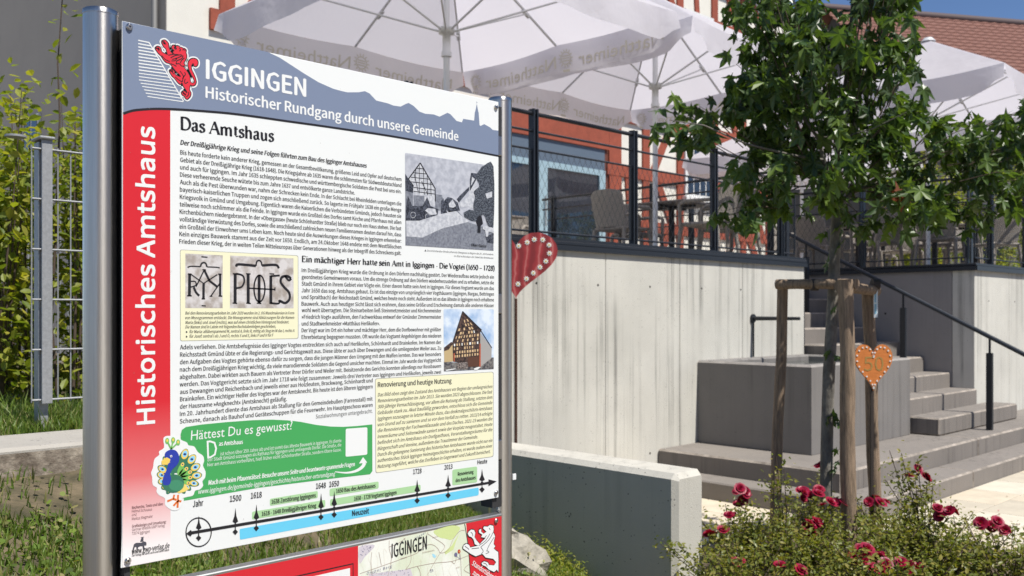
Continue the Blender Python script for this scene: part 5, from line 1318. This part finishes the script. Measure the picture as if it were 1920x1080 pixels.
for i in range(48):
    part('vertical_wire', Mb().tube([(1.2 + .065 * i, 8.6, 1.1), (1.2 + .065 * i, 8.6, 2.75)], .006, 4), M_galv, fb)
for z in (1.15, 1.9, 2.7): part('horizontal_wire', Mb().tube([(1.2, 8.6, z), (4.3, 8.6, z)], .008, 4), M_galv, fb)

# rock beside the low wall
rk = at(985, 1015, 4.9)
mb = Mb(); V = []
n1, n2 = 9, 14
for i in range(n1 + 1):
    ph = math.pi * i / n1
    for j in range(n2):
        t = 2 * math.pi * j / n2
        r = 1 + .16 * math.sin(3 * t + i) + .10 * math.sin(5 * t - 2 * i) + .05 * random.random()
        V.append((rk.x - .12 + .17 * r * math.sin(ph) * math.cos(t), rk.y + .20 * r * math.sin(ph) * math.sin(t), lawn_z(rk.x, rk.y) + .03 + .17 * math.cos(ph) * (1 + .1 * math.sin(4 * t))))
mb.add(V, [(i * n2 + j, i * n2 + (j + 1) % n2, (i + 1) * n2 + (j + 1) % n2, (i + 1) * n2 + j) for i in range(n1) for j in range(n2)])
tag(link('rock', mb.mesh('rock', mat('limestone rock', (.38, .35, .29), .9, 0, .4, 14, .8, 50))), 'rough pale rock lying in the grass at the foot of the low wall', 'rock')

# ================================================================== HEARTS
def heart_pts(w_, h_, n=40):
    out = []
    for k in range(n):
        t = 2 * math.pi * k / n
        x = 16 * math.sin(t) ** 3; y = 13 * math.cos(t) - 5 * math.cos(2 * t) - 2 * math.cos(3 * t) - math.cos(4 * t)
        out.append((x / 32 * w_, (y + 17) / 29 * h_))
    return out
def plank_mat(name, c1, c2):
    m, n, p, N, L = new_mat(name)
    tc = N.new('ShaderNodeTexCoord'); wv = N.new('ShaderNodeTexWave'); wv.inputs['Scale'].default_value = 4; wv.inputs['Distortion'].default_value = 5; wv.inputs['Detail'].default_value = 3; wv.inputs['Detail Scale'].default_value = 1.2
    L.new(tc.outputs['Object'], wv.inputs[0])
    cr = N.new('ShaderNodeValToRGB'); e = cr.color_ramp.elements; e[0].position = 0; e[0].color = (*c2, 1); e[1].position = .12; e[1].color = (*c1, 1); x = e.new(.9); x.color = (*[c * .6 for c in c1], 1)
    L.new(wv.outputs[1], cr.inputs[0]); L.new(cr.outputs[0], p.inputs['Base Color']); p.inputs['Roughness'].default_value = .55
    return m
def heart(name, label, px, py_tip, D, w_, h_, th, m, yaw_px=0, z_bottom=None):
    tip = at(px, py_tip, D)
    t = thing(name, label, 'ornament', (tip.x, tip.y, 0), rz=YAW - math.pi / 2 + R_(yaw_px))
    P = heart_pts(w_, h_)
    mb = Mb(); mb.prism([(x, z + tip.z) for x, z in P], 'y', -th / 2, th / 2)
    o = part('heart_board', mb, m, t, world=False)
    return t, tip, o
M_daisy = mat('daisy white', (.80, .80, .76), .6); M_dy = mat('daisy yellow', (.70, .50, .03), .6)
rh, tip, ho = heart('red_heart_ornament', 'big red wooden heart with white daisies on a rusty rod, behind the sign post', 967.5, 561, 6.2, .555, .445, .02, plank_mat('red stained wood', (.38, .035, .04), (.50, .14, .13)))
part('rod', Mb().tube([(0, .0, .06), (0, .0, tip.z + .005)], .010, 8), mat('rusty rod', (.10, .045, .03), .8, .3, .4, 40), rh, world=False)
fl = [(195, 248), (291, 208), (370, 175), (466, 178), (537, 238), (541, 331), (500, 420), (434, 487), (360, 552), (283, 617), (188, 676)]
pt_ = [((940 + x / 6 - 967.5) / FPX * 6.2, (561 - (420 + y / 6)) / FPX * 6.2) for x, y in fl]
for (x, z) in pt_ + [(-x, z) for x, z in pt_[1:-1]]:
    mb = Mb(); n = 16
    V = [(x, -.0135, tip.z + z)] + [(x + (.0205 if k % 2 else .0115) * math.cos(k * math.pi / 8), -.0128, tip.z + z + (.0205 if k % 2 else .0115) * math.sin(k * math.pi / 8)) for k in range(n)]
    mb.add(V, [(0, 1 + k, 1 + (k + 1) % n) for k in range(n)])
    mb.add([(x + .006 * math.cos(k), -.0145, tip.z + z + .006 * math.sin(k)) for k in range(6)], [tuple(range(6))], 1)
    part('daisy', mb, [M_daisy, M_dy], rh, world=False)
oh, tip2, ho2 = heart('orange_heart_ornament', 'small orange wooden heart with white dots and the number 50 beside the tree', 1637, 733, 5.45, .222, .272, .016, mat('orange wood', (.66, .21, .045), .55, 0, .15, 20, .15, 50, stretch=(1, 1, 6)))
dots = heart_pts(.196, .240, 60)
acc = 0
for k in range(0, 60, 2):
    x, z = dots[k]
    part('dot', Mb().tube([(x, -.0085, tip2.z + z + .017), (x, -.0115, tip2.z + z + .017)], .0050, 8), M_daisy, oh, world=False)
v, f = text_geo('50', 'bf', -.012); xs = [p[0] for p in v]
mb = Mb(); kk = .082 / capof('bf'); mb.add([((x - (max(xs) + min(xs)) / 2) * kk, -.0092, tip2.z + .118 + y * kk) for x, y in v], f)
part('number', mb, mat('thin brass wire', (.42, .27, .08), .5, .2), oh, world=False)
part('stick', Mb().box(-.008, .008, .009, .024, .06, tip2.z + .2), mat('dark stick', (.04, .03, .025), .8), oh, world=False)

# ================================================================== TREE WITH STAKES
TP = at(1560, 700, 5.65)
stk = thing('tree_stakes', 'three weathered round wooden stakes with a log cross frame round the tree', 'tree support', (TP.x, TP.y, 0))
def stake(p0, p1, r): 
    pts = []; n = 9
    a, b = Vector(p0), Vector(p1)
    for i in range(n): 
        t = i / (n - 1); q = a.lerp(b, t); pts.append(q + Vector((.006 * math.sin(i * 2.1), .006 * math.cos(i * 1.7), 0)))
    return Mb().tube(pts, [r * (1.03 - .06 * i / (n - 1) + .03 * math.sin(i * 2.7)) for i in range(n)], 14)
Ls = at(1469, 540, 5.85); Lb = at(1450, 1010, 5.85); Ms = at(1587, 524, 5.30); Mbt = at(1592, 1060, 5.30); Rs = at(1628, 535, 5.75); Rb = at(1643, 1010, 5.75)
Lb.z = Mbt.z = Rb.z = .05
part('stake', stake(Lb, Ls, .034), M_wood, stk); part('stake', stake(Mbt, Ms, .043), M_wood, stk); part('stake', stake(Rb, Rs, .038), M_wood, stk)
c1, c2 = at(1458, 533, 5.78), at(1600, 534, 5.40); c3 = at(1645, 546, 5.72)
part('crossbar', stake(c1 + Vector((0, 0, .0)), at(1608, 532, 5.42), .030), M_wood, stk)
part('crossbar', stake(at(1575, 536, 5.38), c3, .032), M_wood, stk)
M_strap = mat('tie strap', (.05, .04, .035), .8)
for px, D in ((1527, 5.62), (1641, 5.70)): 
    q = at(px, 534, D); part('strap', Mb().tube([q - R3 * .02 , q + R3 * .02], .037, 12), M_strap, stk)
lbp = at(1642, 570, 5.66)
tg = thing('plant_tag', 'narrow white and pale blue plant tag hanging on the right stake', 'tag', (lbp.x, lbp.y, lbp.z))
part('tag_strip', Mb().box(-.012, .012, -.0015, .0015, -.082, .082), mat('tag white', (.7, .78, .82), .3), tg, world=False)
part('tag_print', Mb().box(-.008, .004, -.0025, -.0018, -.06, .0).box(-.008, .002, -.0025, -.0018, .01, .06), mat('tag blue', (.25, .5, .65), .3), tg, world=False)
tg.rotation_euler.z = YAW - math.pi / 2

tree = thing('sweetgum_tree', 'young sweetgum tree with star shaped leaves tied to three stakes', 'tree', (TP.x, TP.y, 0))
T_D = 5.65
tp = [(1545, 1060), (1547, 1000), (1549, 900), (1551, 800), (1554, 700), (1560, 600), (1563, 540), (1564, 500), (1567, 430), (1571, 380), (1566, 340)]
trunk_pts = [at(x, y, T_D) for x, y in tp]; trunk_pts[0].z = .03
rad = [.042, .040, .037, .036, .036, .035, .034, .033, .032, .033, .024]
part('trunk', Mb().tube(trunk_pts, rad, 16), M_bark, tree)
limbs = [([(1571, 385, 5.65), (1557, 343, 5.62), (1545, 300, 5.6), (1534, 259, 5.58), (1511, 227, 5.55), (1480, 130, 5.5), (1465, 20, 5.5)], .017), ([(1572, 385, 5.65), (1600, 360, 5.7), (1640, 345, 5.7), (1678, 324, 5.65), (1740, 290, 5.6), (1830, 245, 5.5), (1900, 215, 5.4)], .016),
         ([(1568, 350, 5.65), (1572, 250, 5.7), (1590, 120, 5.75), (1600, -20, 5.8), (1590, -200, 5.8)], .018), ([(1545, 300, 5.6), (1480, 290, 5.4), (1400, 270, 5.3), (1320, 235, 5.2), (1255, 225, 5.2)], .009),
         ([(1534, 259, 5.58), (1590, 255, 5.4), (1640, 240, 5.3), (1700, 210, 5.2)], .007), ([(1575, 230, 5.7), (1640, 140, 5.8), (1690, 60, 5.9), (1700, -60, 5.9)], .009), ([(1511, 227, 5.55), (1440, 170, 5.6), (1380, 120, 5.7)], .007), ([(1560, 340, 5.63), (1500, 350, 5.5), (1430, 380, 5.4)], .007), ([(1640, 345, 5.7), (1720, 360, 5.6), (1800, 390, 5.5)], .007), ([(1590, 120, 5.75), (1540, 40, 5.6), (1520, -60, 5.6)], .008)]
for L_, r in limbs:
    P = [at(*q) for q in L_]
    part('branch', Mb().tube(P, [r * (1 - .75 * i / (len(P) - 1)) for i in range(len(P))], 8), M_bark, tree)
def star_leaf(curl=.1, k_=1.0):
    """five pointed palmate blade with broad middle, folded along its lobes"""
    V = [(0, .30, .0)]; ring = []
    tips = [(-122, .60), (-62, .88 * k_), (0, 1.06), (62, .88 / k_), (122, .60)]
    ring.append((-158, .36))
    for i, (a, r) in enumerate(tips):
        ring += [(a - 15, r * .70, ), (a, r), (a + 15, r * .70)]
        if i < 4: ring.append((a + (tips[i + 1][0] - a) / 2, .46))
    ring.append((158, .36))
    for a, r in ring:
        fold = .05 if r < .5 else 0
        V.append((r * math.sin(R_(a)) * .54, .33 + r * math.cos(R_(a)) * .54, fold - curl * r * r + .03 * math.sin(a * .05 + k_ * 7)))
    n = len(ring); V.append((0, -.16, .05))
    return V, [(0, 1 + k, 2 + k) for k in range(n - 1)] + [(0, n, n + 1), (0, n + 1, 1)]
LV = [star_leaf(c, k) for c, k in ((.06, 1.0), (.20, 1.12), (.32, .9), (.14, .94))]
SF = LV[0][1]; SVS = [np.array(v[0]) for v in LV]; SVn = SVS[0]
M_leaf = leaf_mat('sweetgum leaf', [(.036, .062, .020), (.050, .090, .026), (.085, .14, .038), (.055, .10, .034), (.14, .21, .04), (.040, .070, .024)], .34, .32)
M_leafred = leaf_mat('reddening leaf', [(.16, .03, .015), (.22, .06, .02)], .3)
leaf_mes = [Mb().add(v, f).mesh('leaf', M_leaf) for v, f in LV]; leaf_red = Mb().add(*LV[1]).mesh('leaf', M_leafred)
clumps = [(1432, 45, 70), (1395, 185, 45), (1560, 60, 110), (1640, 40, 100), (1480, 70, 100), (1425, 120, 70), (1500, 170, 100), (1600, 150, 110), (1690, 105, 75), (1560, 240, 100), (1470, 250, 95), (1400, 235, 75), (1330, 232, 55), (1275, 222, 42), (1420, 325, 70), (1405, 395, 45), (1510, 320, 75), (1620, 290, 90), (1670, 355, 80), (1760, 330, 85), (1720, 250, 75), (1800, 265, 70), (1870, 230, 70), (1880, 310, 75), (1800, 385, 62), (1450, 395, 40), (1560, 380, 35), (1700, 190, 60), (1920, 260, 80), (1560, -50, 100), (1660, -60, 100), (1470, -30, 80), (1620, -140, 95), (1700, -20, 60), (1640, 200, 90), (1440, 190, 80), (1380, 160, 35), (1620, 400, 35), (1860, 395, 30), (1960, 330, 80)]
leaves = []
for cx_, cy_, r in clumps:
    n = int(r * r * .0088) + 11
    sprays = []
    while len(sprays) < max(5, int(n / 8)):
        x, y, z = random.uniform(-1, 1), random.uniform(-1, 1), random.uniform(-1, 1)
        if x * x + y * y + z * z < 1: sprays.append((x, y, z))
    for _ in range(n):
        x, y, z = random.choice(sprays); e_ = 15 / r
        x += random.gauss(0, e_); y += random.gauss(0, e_); z += random.gauss(0, .10)
        D = 5.6 + z * min(.75, r / FPX * 5.6 * 2.2)
        px, py = cx_ + x * r, cy_ + y * r * .9
        if px > 1728 and py < 165: continue
        if 1545 < px < 1592 and py < 48 and random.random() < .93: continue
        if random.random() < .5 and (math.sin(px * .045) * math.sin(py * .06 + px * .01)) > .55: continue
        if px > 1700 and py < 120 and px - 1700 > (py + 60) * .2: continue
        leaves.append((at(px, py, D), D))
for (px, py, D) in ((1557, 655, 5.6), (1563, 665, 5.58), (1562, 770, 5.6), (1557, 778, 5.62), (1566, 790, 5.6), (1552, 785, 5.55), (1572, 865, 5.6), (1568, 840, 5.6), (1566, 870, 5.6), (1568, 575, 5.6), (1552, 480, 5.6), (1585, 450, 5.6), (1550, 440, 5.6), (1545, 430, 5.58), (1585, 420, 5.6)): leaves.append((at(px, py, D), -1))
print('tree leaves', len(leaves))
def leaf_rot(droop=True):
    # tip hangs outward and down, face roughly up
    a = random.uniform(0, 2 * math.pi); tilt = random.gauss(-.75, .45); roll = random.gauss(0, .6)
    return Matrix.Rotation(a, 3, 'Z') @ Matrix.Rotation(tilt, 3, 'X') @ Matrix.Rotation(roll, 3, 'Y')
order = sorted(range(len(leaves)), key=lambda i: leaves[i][1])
allV = []; allF = []
nv = len(SVn)
for rank, i in enumerate(order):
    p, D = leaves[i]; s_ = random.uniform(.085, .175) * (1 if D > 0 else .75); Rm = leaf_rot()
    if rank < 300:
        o = link('leaf', leaf_red if random.random() < .004 else random.choice(leaf_mes), tree)
        o.location = p - tree.location; o.rotation_euler = Rm.to_euler(); o.scale = (s_, s_, s_)
    else:
        q = (random.choice(SVS) * s_) @ np.array(Rm).T + np.array(p); b = len(allV) * nv
        allV.append(q); allF += [tuple(k + b for k in f) for f in SF]
me = bpy.data.meshes.new('leaves'); me.from_pydata(np.concatenate(allV).tolist(), [], allF); me.materials.append(M_leaf)
o = link('leaves', me, tree, kind='stuff'); o.location = -tree.location
mb = Mb()   # twigs through the crown
for _ in range(260):
    i = random.randrange(len(leaves)); p = leaves[i][0]
    if leaves[i][1] < 0: continue
    base = at(1570 + (random.random() - .5) * 60, 330, 5.65); d = (base - p).normalized()
    q = p + d * random.uniform(.15, .4) + Vector((0, 0, -.05)); mb.tube([p, (p + q) / 2 + Vector((0, 0, .02)), q], [.0015, .0025, .004], 4, caps=False)
part('twigs', mb, M_twig, tree, kind='stuff')

# ================================================================== SHRUBS ON THE LEFT
def oval_leaf():
    V = [(0, 0, 0), (-.26, .35, .05), (-.22, .72, .04), (0, 1.0, -.06), (.22, .72, .04), (.26, .35, .05), (0, .5, -.03)]
    return V, [(0, 6, 1), (1, 6, 2), (2, 6, 3), (3, 6, 4), (4, 6, 5), (5, 6, 0)]
OV, OF = oval_leaf(); OVn = np.array(OV)
M_shrub = leaf_mat('shrub leaf', [(.17, .22, .03), (.30, .32, .04), (.10, .15, .02), (.40, .36, .06), (.22, .26, .04), (.12, .17, .025)], .45, .5)
M_rosel = leaf_mat('rose leaf', [(.13, .16, .03), (.22, .24, .045), (.08, .11, .02), (.30, .26, .06), (.17, .19, .03)], .4, .42)
oval_me = Mb().add(OV, OF).mesh('leaf', M_shrub)
def shrub(name, label, base, stems, dens, size, cat='shrub', nparts=60, m=None, group=None):
    """stems: list of control point lists in (px,py,D); leaves sit along them"""
    t = thing(name, label, cat, base, group)
    V = []; F = []; cnt = 0
    for S_ in stems:
        P = [Vector(p) for p in S_]
        part('stem', Mb().tube(P, [.009 * (1 - .8 * i / (len(P) - 1)) for i in range(len(P))], 5), M_twig, t)
        L_ = sum((b - a).length for a, b in zip(P[:-1], P[1:]))
        n = int(L_ * dens)
        for k in range(n):
            s_ = (k + random.random()) / n * (len(P) - 1); i = min(int(s_), len(P) - 2); p = P[i].lerp(P[i + 1], s_ - i)
            off = Vector((random.gauss(0, 1), random.gauss(0, 1), random.gauss(0, .8))) * (.02 + .11 * random.random() * (1 if dens > 60 else .25))
            p = p + off; Rm = Matrix.Rotation(random.uniform(0, 6.28), 3, 'Z') @ Matrix.Rotation(random.gauss(-.3, .5), 3, 'X') @ Matrix.Rotation(random.gauss(0, .5), 3, 'Y')
            sz = size * random.uniform(.65, 1.2)
            if cnt < nparts and k % 2:
                o = link('leaf', oval_me, t); o.location = p - t.location; o.rotation_euler = Rm.to_euler(); o.scale = (sz,) * 3; cnt += 1
            else:
                b = len(V) * len(OV); V.append((OVn * sz) @ np.array(Rm).T + np.array(p)); F += [tuple(x + b for x in f) for f in OF]
    me = bpy.data.meshes.new('leaves'); me.from_pydata(np.concatenate(V).tolist(), [], F); me.materials.append(m or M_shrub)
    o = link('leaves', me, t, kind='stuff'); o.location = -t.location
    return t
def stem_px(L_): return [at(*q) for q in L_]
b0 = at(110, 760, 4.7)
shrub('leafy_shrub', 'tall thin yellow-green shoot rising beside the left steel post', (b0.x, b0.y, 1.07), [stem_px([(108, 740, 4.6), (95, 600, 4.6), (104, 450, 4.6), (108, 330, 4.6), (112, 220, 4.6), (108, 120, 4.6), (118, -20, 4.6), (120, -120, 4.6)])], 42, .062, nparts=60)
sA = []
for k in range(30):
    x0 = random.uniform(-70, 80); x1 = x0 + random.uniform(-50, 60); D = random.uniform(4.4, 5.4)
    yt = random.choice([170, 200, 260, 330, 380])
    if x1 > 70: yt = max(yt, 420)
    sA.append(stem_px([(x0, 740, D), ((x0 * 2 + x1) / 3, 560, D), ((x0 + x1) / 2 + 10, 400 if yt < 380 else 480, D), (x1, yt, D)]))
b0 = at(20, 760, 4.9)
shrub('leafy_shrub', 'dense yellow-green shrub left of the galvanised fence post', (b0.x, b0.y, 1.07), sA, 105, .060, nparts=170)
sB = []
for k in range(20):
    x0 = random.uniform(115, 200); x1 = x0 + random.uniform(-20, 30); D = random.uniform(4.5, 5.3); yt = random.choice([190, 230, 300, 350])
    sB.append(stem_px([(x0, 740, D), (x0 + 5, 560, D), ((x0 + x1) / 2, 400, D), (x1, yt, D)]))
b0 = at(150, 760, 4.9)
shrub('leafy_shrub', 'dense yellow-green shrub behind the wire fence, next to the steel post', (b0.x, b0.y, 1.07), sB, 105, .056, nparts=90)
sC = []
for k in range(26):
    p = Vector((17.6 + random.uniform(-1.6, 1.2), 6.2 + random.uniform(-1.2, 1.2), TZ)); sC.append([p, p + Vector((random.uniform(-.3, .3), random.uniform(-.3, .3), 1.0)), p + Vector((random.uniform(-.6, .6), random.uniform(-.6, .6), random.uniform(1.8, 2.7)))])
shrub('terrace_shrub', 'sunlit yellow-green bush beyond the right end of the terrace', (17.4, 6.2, TZ), sC, 100, .09, nparts=0)

# ================================================================== GRASS AND WEEDS
M_grass = leaf_mat('grass blade', [(.11, .19, .03), (.20, .28, .045), (.05, .09, .018), (.30, .27, .11), (.15, .24, .035), (.08, .14, .025), (.13, .21, .03)], .35, .5)
V = []; F = []
def blade(u, v, h, w_, z=None):
    z = lawn_z(u, v) if z is None else z
    a = random.uniform(0, 6.28); la = random.uniform(0, 6.28); ln = h * random.uniform(.1, .7)
    dx, dy = math.cos(a) * w_, math.sin(a) * w_; lx, ly = math.cos(la) * ln, math.sin(la) * ln
    b = len(V)
    V.extend([(u - dx, v - dy, z - .005), (u + dx, v + dy, z - .005), (u + dx * .7 + lx * .4, v + dy * .7 + ly * .4, z + h * .6), (u - dx * .7 + lx * .4, v - dy * .7 + ly * .4, z + h * .6), (u + lx, v + ly, z + h)])
    F.extend([(b, b + 1, b + 2, b + 3), (b + 3, b + 2, b + 4)])
def in_kerb(u, v): return -2.3 < u < 1.92 and 3.5 < v < 3.94
cnt = 0
while cnt < 60000:
    u = random.uniform(.2, 3.84); v = random.uniform(1.7, 5.1)
    if in_kerb(u, v): continue
    D = u * cs + v * sn; px = 960 + FPX * (u * sn - v * cs) / D
    if px < -40 or px > 1130 or D < 2: continue
    pn_ = math.sin(u * 5.1 + 1) * math.sin(v * 4.3 + u * 2)
    if 3.1 < v < 3.52 and u < 2.0 and random.random() < .9: continue      # bare soil strip in front of the kerb
    if random.random() > .62 + .4 * pn_: continue
    blade(u, v, random.uniform(.02, .06) * (1.2 if v > 3.94 else 1), random.uniform(.0018, .0042)); cnt += 1
for _ in range(260):      # tufts
    u = random.uniform(.3, 3.8); v = random.uniform(1.9, 5.0)
    if in_kerb(u, v) or (3.1 < v < 3.5 and u < 2): continue
    for _k in range(28): blade(u + random.gauss(0, .022), v + random.gauss(0, .022), random.uniform(.05, .12), random.uniform(.0015, .003))
for _ in range(22000):     # clover and small round weeds
    u = random.uniform(.2, 3.84); v = random.uniform(1.8, 5.1)
    if in_kerb(u, v) or (3.1 < v < 3.5 and u < 2 and random.random() < .85): continue
    if math.sin(u * 3 + 2) * math.sin(v * 3.7) < -.2: continue
    z = lawn_z(u, v) + random.uniform(.01, .04); r = random.uniform(.005, .012); a = random.uniform(0, 6.28); tx_, ty_ = random.gauss(0, .35), random.gauss(0, .35)
    b = len(V); V.extend([(u + r * math.cos(a + k * 1.257), v + r * math.sin(a + k * 1.257), z + r * (tx_ * math.cos(a + k * 1.257) + ty_ * math.sin(a + k * 1.257))) for k in range(5)]); F.append((b, b + 1, b + 2, b + 3, b + 4))
for _ in range(9000):     # behind the kerb, around the fence
    u = random.uniform(-.5, 3.2); v = random.uniform(3.94, 7.5)
    blade(u, v, random.uniform(.04, .14), random.uniform(.002, .004))
me = bpy.data.meshes.new('grass'); me.from_pydata(V, [], F); me.materials.append(M_grass)
link('grass', me, kind='stuff')

# ================================================================== ROSES
M_petal = leaf_mat('rose petal', [(.27, .003, .028), (.36, .005, .045), (.20, .002, .025), (.33, .012, .06)], .25, .45)
def bloom_mesh():
    mb = Mb()
    for ring, (n, r, h, tl) in enumerate(((5, .30, .55, .3), (6, .62, .42, .75), (8, .95, .2, 1.15))):
        for k in range(n):
            a = 2 * math.pi * (k + .4 * ring + .15 * random.random()) / n; ca, sa = math.cos(a), math.sin(a); w_ = r * .62
            P = [(-w_ * .35, r * .15, 0), (w_ * .35, r * .15, 0), (w_, r * .7, h * .8), (w_ * .55, r * 1.02, h), (-w_ * .55, r * 1.0, h * .97), (-w_, r * .68, h * .82)]
            mb.add([(x * ca - y * sa, x * sa + y * ca, z + .05 * random.random()) for x, y, z in P], [(0, 1, 2, 5), (5, 2, 3, 4)], 0, True)
    return mb.mesh('bloom', M_petal)
blooms = [bloom_mesh() for _ in range(4)]
clus = [(1400, 925, 5.4, 3), (1388, 945, 5.4, 1), (1372, 968, 5.1, 1), (1356, 994, 5.0, 1), (1330, 1002, 4.9, 1), (1383, 1053, 4.7, 1), (1516, 928, 5.2, 3), (1535, 918, 5.3, 1), (1562, 940, 5.3, 3), (1530, 988, 5.1, 5), (1647, 942, 5.4, 3), (1536, 874, 5.9, 1), (1716, 888, 5.0, 2), (1738, 895, 5.0, 1), (1762, 955, 4.9, 3), (1788, 958, 4.9, 1), (1858, 985, 4.7, 3), (1880, 995, 4.7, 1), (1615, 1035, 4.6, 4), (1642, 1045, 4.6, 4), (1655, 1062, 4.5, 3), (1697, 1063, 4.5, 3), (1500, 1070, 4.6, 1), (1462, 1060, 4.6, 1)]
names = ['with crimson clusters at the end of the low wall', 'with few blooms in front of the left stake', 'with big crimson clusters left of the trunk', 'below the middle stake, with the biggest bunch of crimson blooms', 'with blooms at the foot of the right stake', 'with long bare shoots right of the stakes', 'with crimson blooms beside the beige paving', 'at the bottom right corner of the picture', 'in front of the retaining wall end at the bottom edge', 'at the bottom edge below the orange heart']
rb = [(1385, 5.2), (1470, 5.0), (1525, 5.3), (1620, 4.75), (1660, 5.5), (1730, 5.0), (1800, 4.85), (1890, 4.7), (1400, 4.6), (1700, 4.45)]
bushes = []
used = set()
for i, (px, D) in enumerate(rb):
    c_ = at(px, HOR, D); c_.z = .07
    t = thing('rose_bush', 'rose bush ' + names[i], 'rose bush', c_, 'rose bushes in the bed')
    V = []; F = []
    stems = []
    for k in range(34):
        a = random.uniform(0, 6.28); r = random.uniform(.05, .42); h = random.uniform(.18, .42)
        stems.append([c_ + Vector((random.gauss(0, .05), random.gauss(0, .05), 0)), c_ + Vector((math.cos(a) * r * .6, math.sin(a) * r * .6, h * .6)), c_ + Vector((math.cos(a) * r, math.sin(a) * r, h))])
    if i in (1, 5):
        tops = [(1455, 855), (1470, 880), (1440, 900)] if i == 1 else [(1690, 850), (1668, 845), (1720, 860), (1700, 880), (1750, 900), (1660, 900)]
        for (x, y) in tops: stems.append([c_, at((px + x) / 2 + 5, 960, D), at(x, y, D)])
    mine = [c for c in clus if min(range(len(rb)), key=lambda j: abs(rb[j][0] - c[0]) + abs(rb[j][1] - c[2]) * 120) == i]
    for (x, y, d, n) in mine: q = at(x, y + 8, d); stems.append([c_, (c_ + q) / 2 + Vector((0, 0, .06)), q])
    ms_ = Mb()
    for P in stems:
        ms_.tube(P, [.004, .003, .0018], 4, caps=False)
        L_ = sum((b - a).length for a, b in zip(P[:-1], P[1:])); n = int(L_ * 150)
        for k in range(n):
            s_ = random.random() ** .7 * (len(P) - 1); j = min(int(s_), len(P) - 2); p = P[j].lerp(P[j + 1], s_ - j)
            p = p + Vector((random.gauss(0, .028), random.gauss(0, .028), random.gauss(0, .024)))
            Rm = Matrix.Rotation(random.uniform(0, 6.28), 3, 'Z') @ Matrix.Rotation(random.gauss(-.2, .5), 3, 'X') @ Matrix.Rotation(random.gauss(0, .5), 3, 'Y')
            b = len(V) * len(OV); V.append((OVn * random.uniform(.016, .034)) @ np.array(Rm).T + np.array(p)); F += [tuple(x + b for x in f) for f in OF]
    part('stems', ms_, M_twig, t, kind='stuff')
    me = bpy.data.meshes.new('leaves'); me.from_pydata(np.concatenate(V).tolist(), [], F); me.materials.append(M_rosel)
    o = link('leaves', me, t, kind='stuff'); o.location = -t.location
    for (x, y, d, n) in mine:
        for k in range(max(2, int(n * 1.8))):
            q = at(x + random.gauss(0, 11 if n > 1 else 4), y + random.gauss(0, 7 if n > 1 else 1), d + random.gauss(0, .03))
            o = link('bloom', random.choice(blooms), t); o.location = q - t.location; s_ = random.uniform(.026, .040); o.scale = (s_, s_, s_)
            o.rotation_euler = (random.gauss(.5, .4), random.gauss(0, .4), random.uniform(0, 6.28) if False else YAW - math.pi / 2 + random.gauss(0, .5))
# weeds at the foot of the low wall
mb = Mb(); V = []; F = []
for k in range(1500):
    q = at(random.uniform(965, 1100), 1000, random.uniform(4.7, 5.35)); u, v = min(q.x, 3.80), q.y; h = random.uniform(.0, .13) * random.random() + .02
    Rm = Matrix.Rotation(random.uniform(0, 6.28), 3, 'Z') @ Matrix.Rotation(random.gauss(-.2, .6), 3, 'X')
    b = len(V) * len(OV); V.append((OVn * random.uniform(.012, .026)) @ np.array(Rm).T + np.array((u, v, lawn_z(u, v) + h))); F += [tuple(x + b for x in f) for f in OF]
me = bpy.data.meshes.new('weeds'); me.from_pydata(np.concatenate(V).tolist(), [], F); me.materials.append(M_shrub)
link('weeds', me, kind='stuff')

# fallen petals and dry leaf litter on the bed and paving
mb = Mb()
for _ in range(420):
    u = random.uniform(4.2, 8.5); v = random.uniform(.3, 3.0); z = .10 if u < 6.12 else .027; r = random.uniform(.006, .018); a = random.uniform(0, 6.28)
    if u > 6.1 and random.random() < .75: continue
    mb.add([(u + r * math.cos(a + k), v + r * .7 * math.sin(a + k), z + .004 * (k % 2)) for k in (0, 1.3, 2.4, 3.6, 5)], [(0, 1, 2, 3, 4)], random.random() < .3)
link('fallen_leaves', mb.mesh('fallen_leaves', [mat('dry leaf', (.20, .13, .06), .8), mat('fallen petal', (.35, .02, .05), .7)]), kind='stuff')
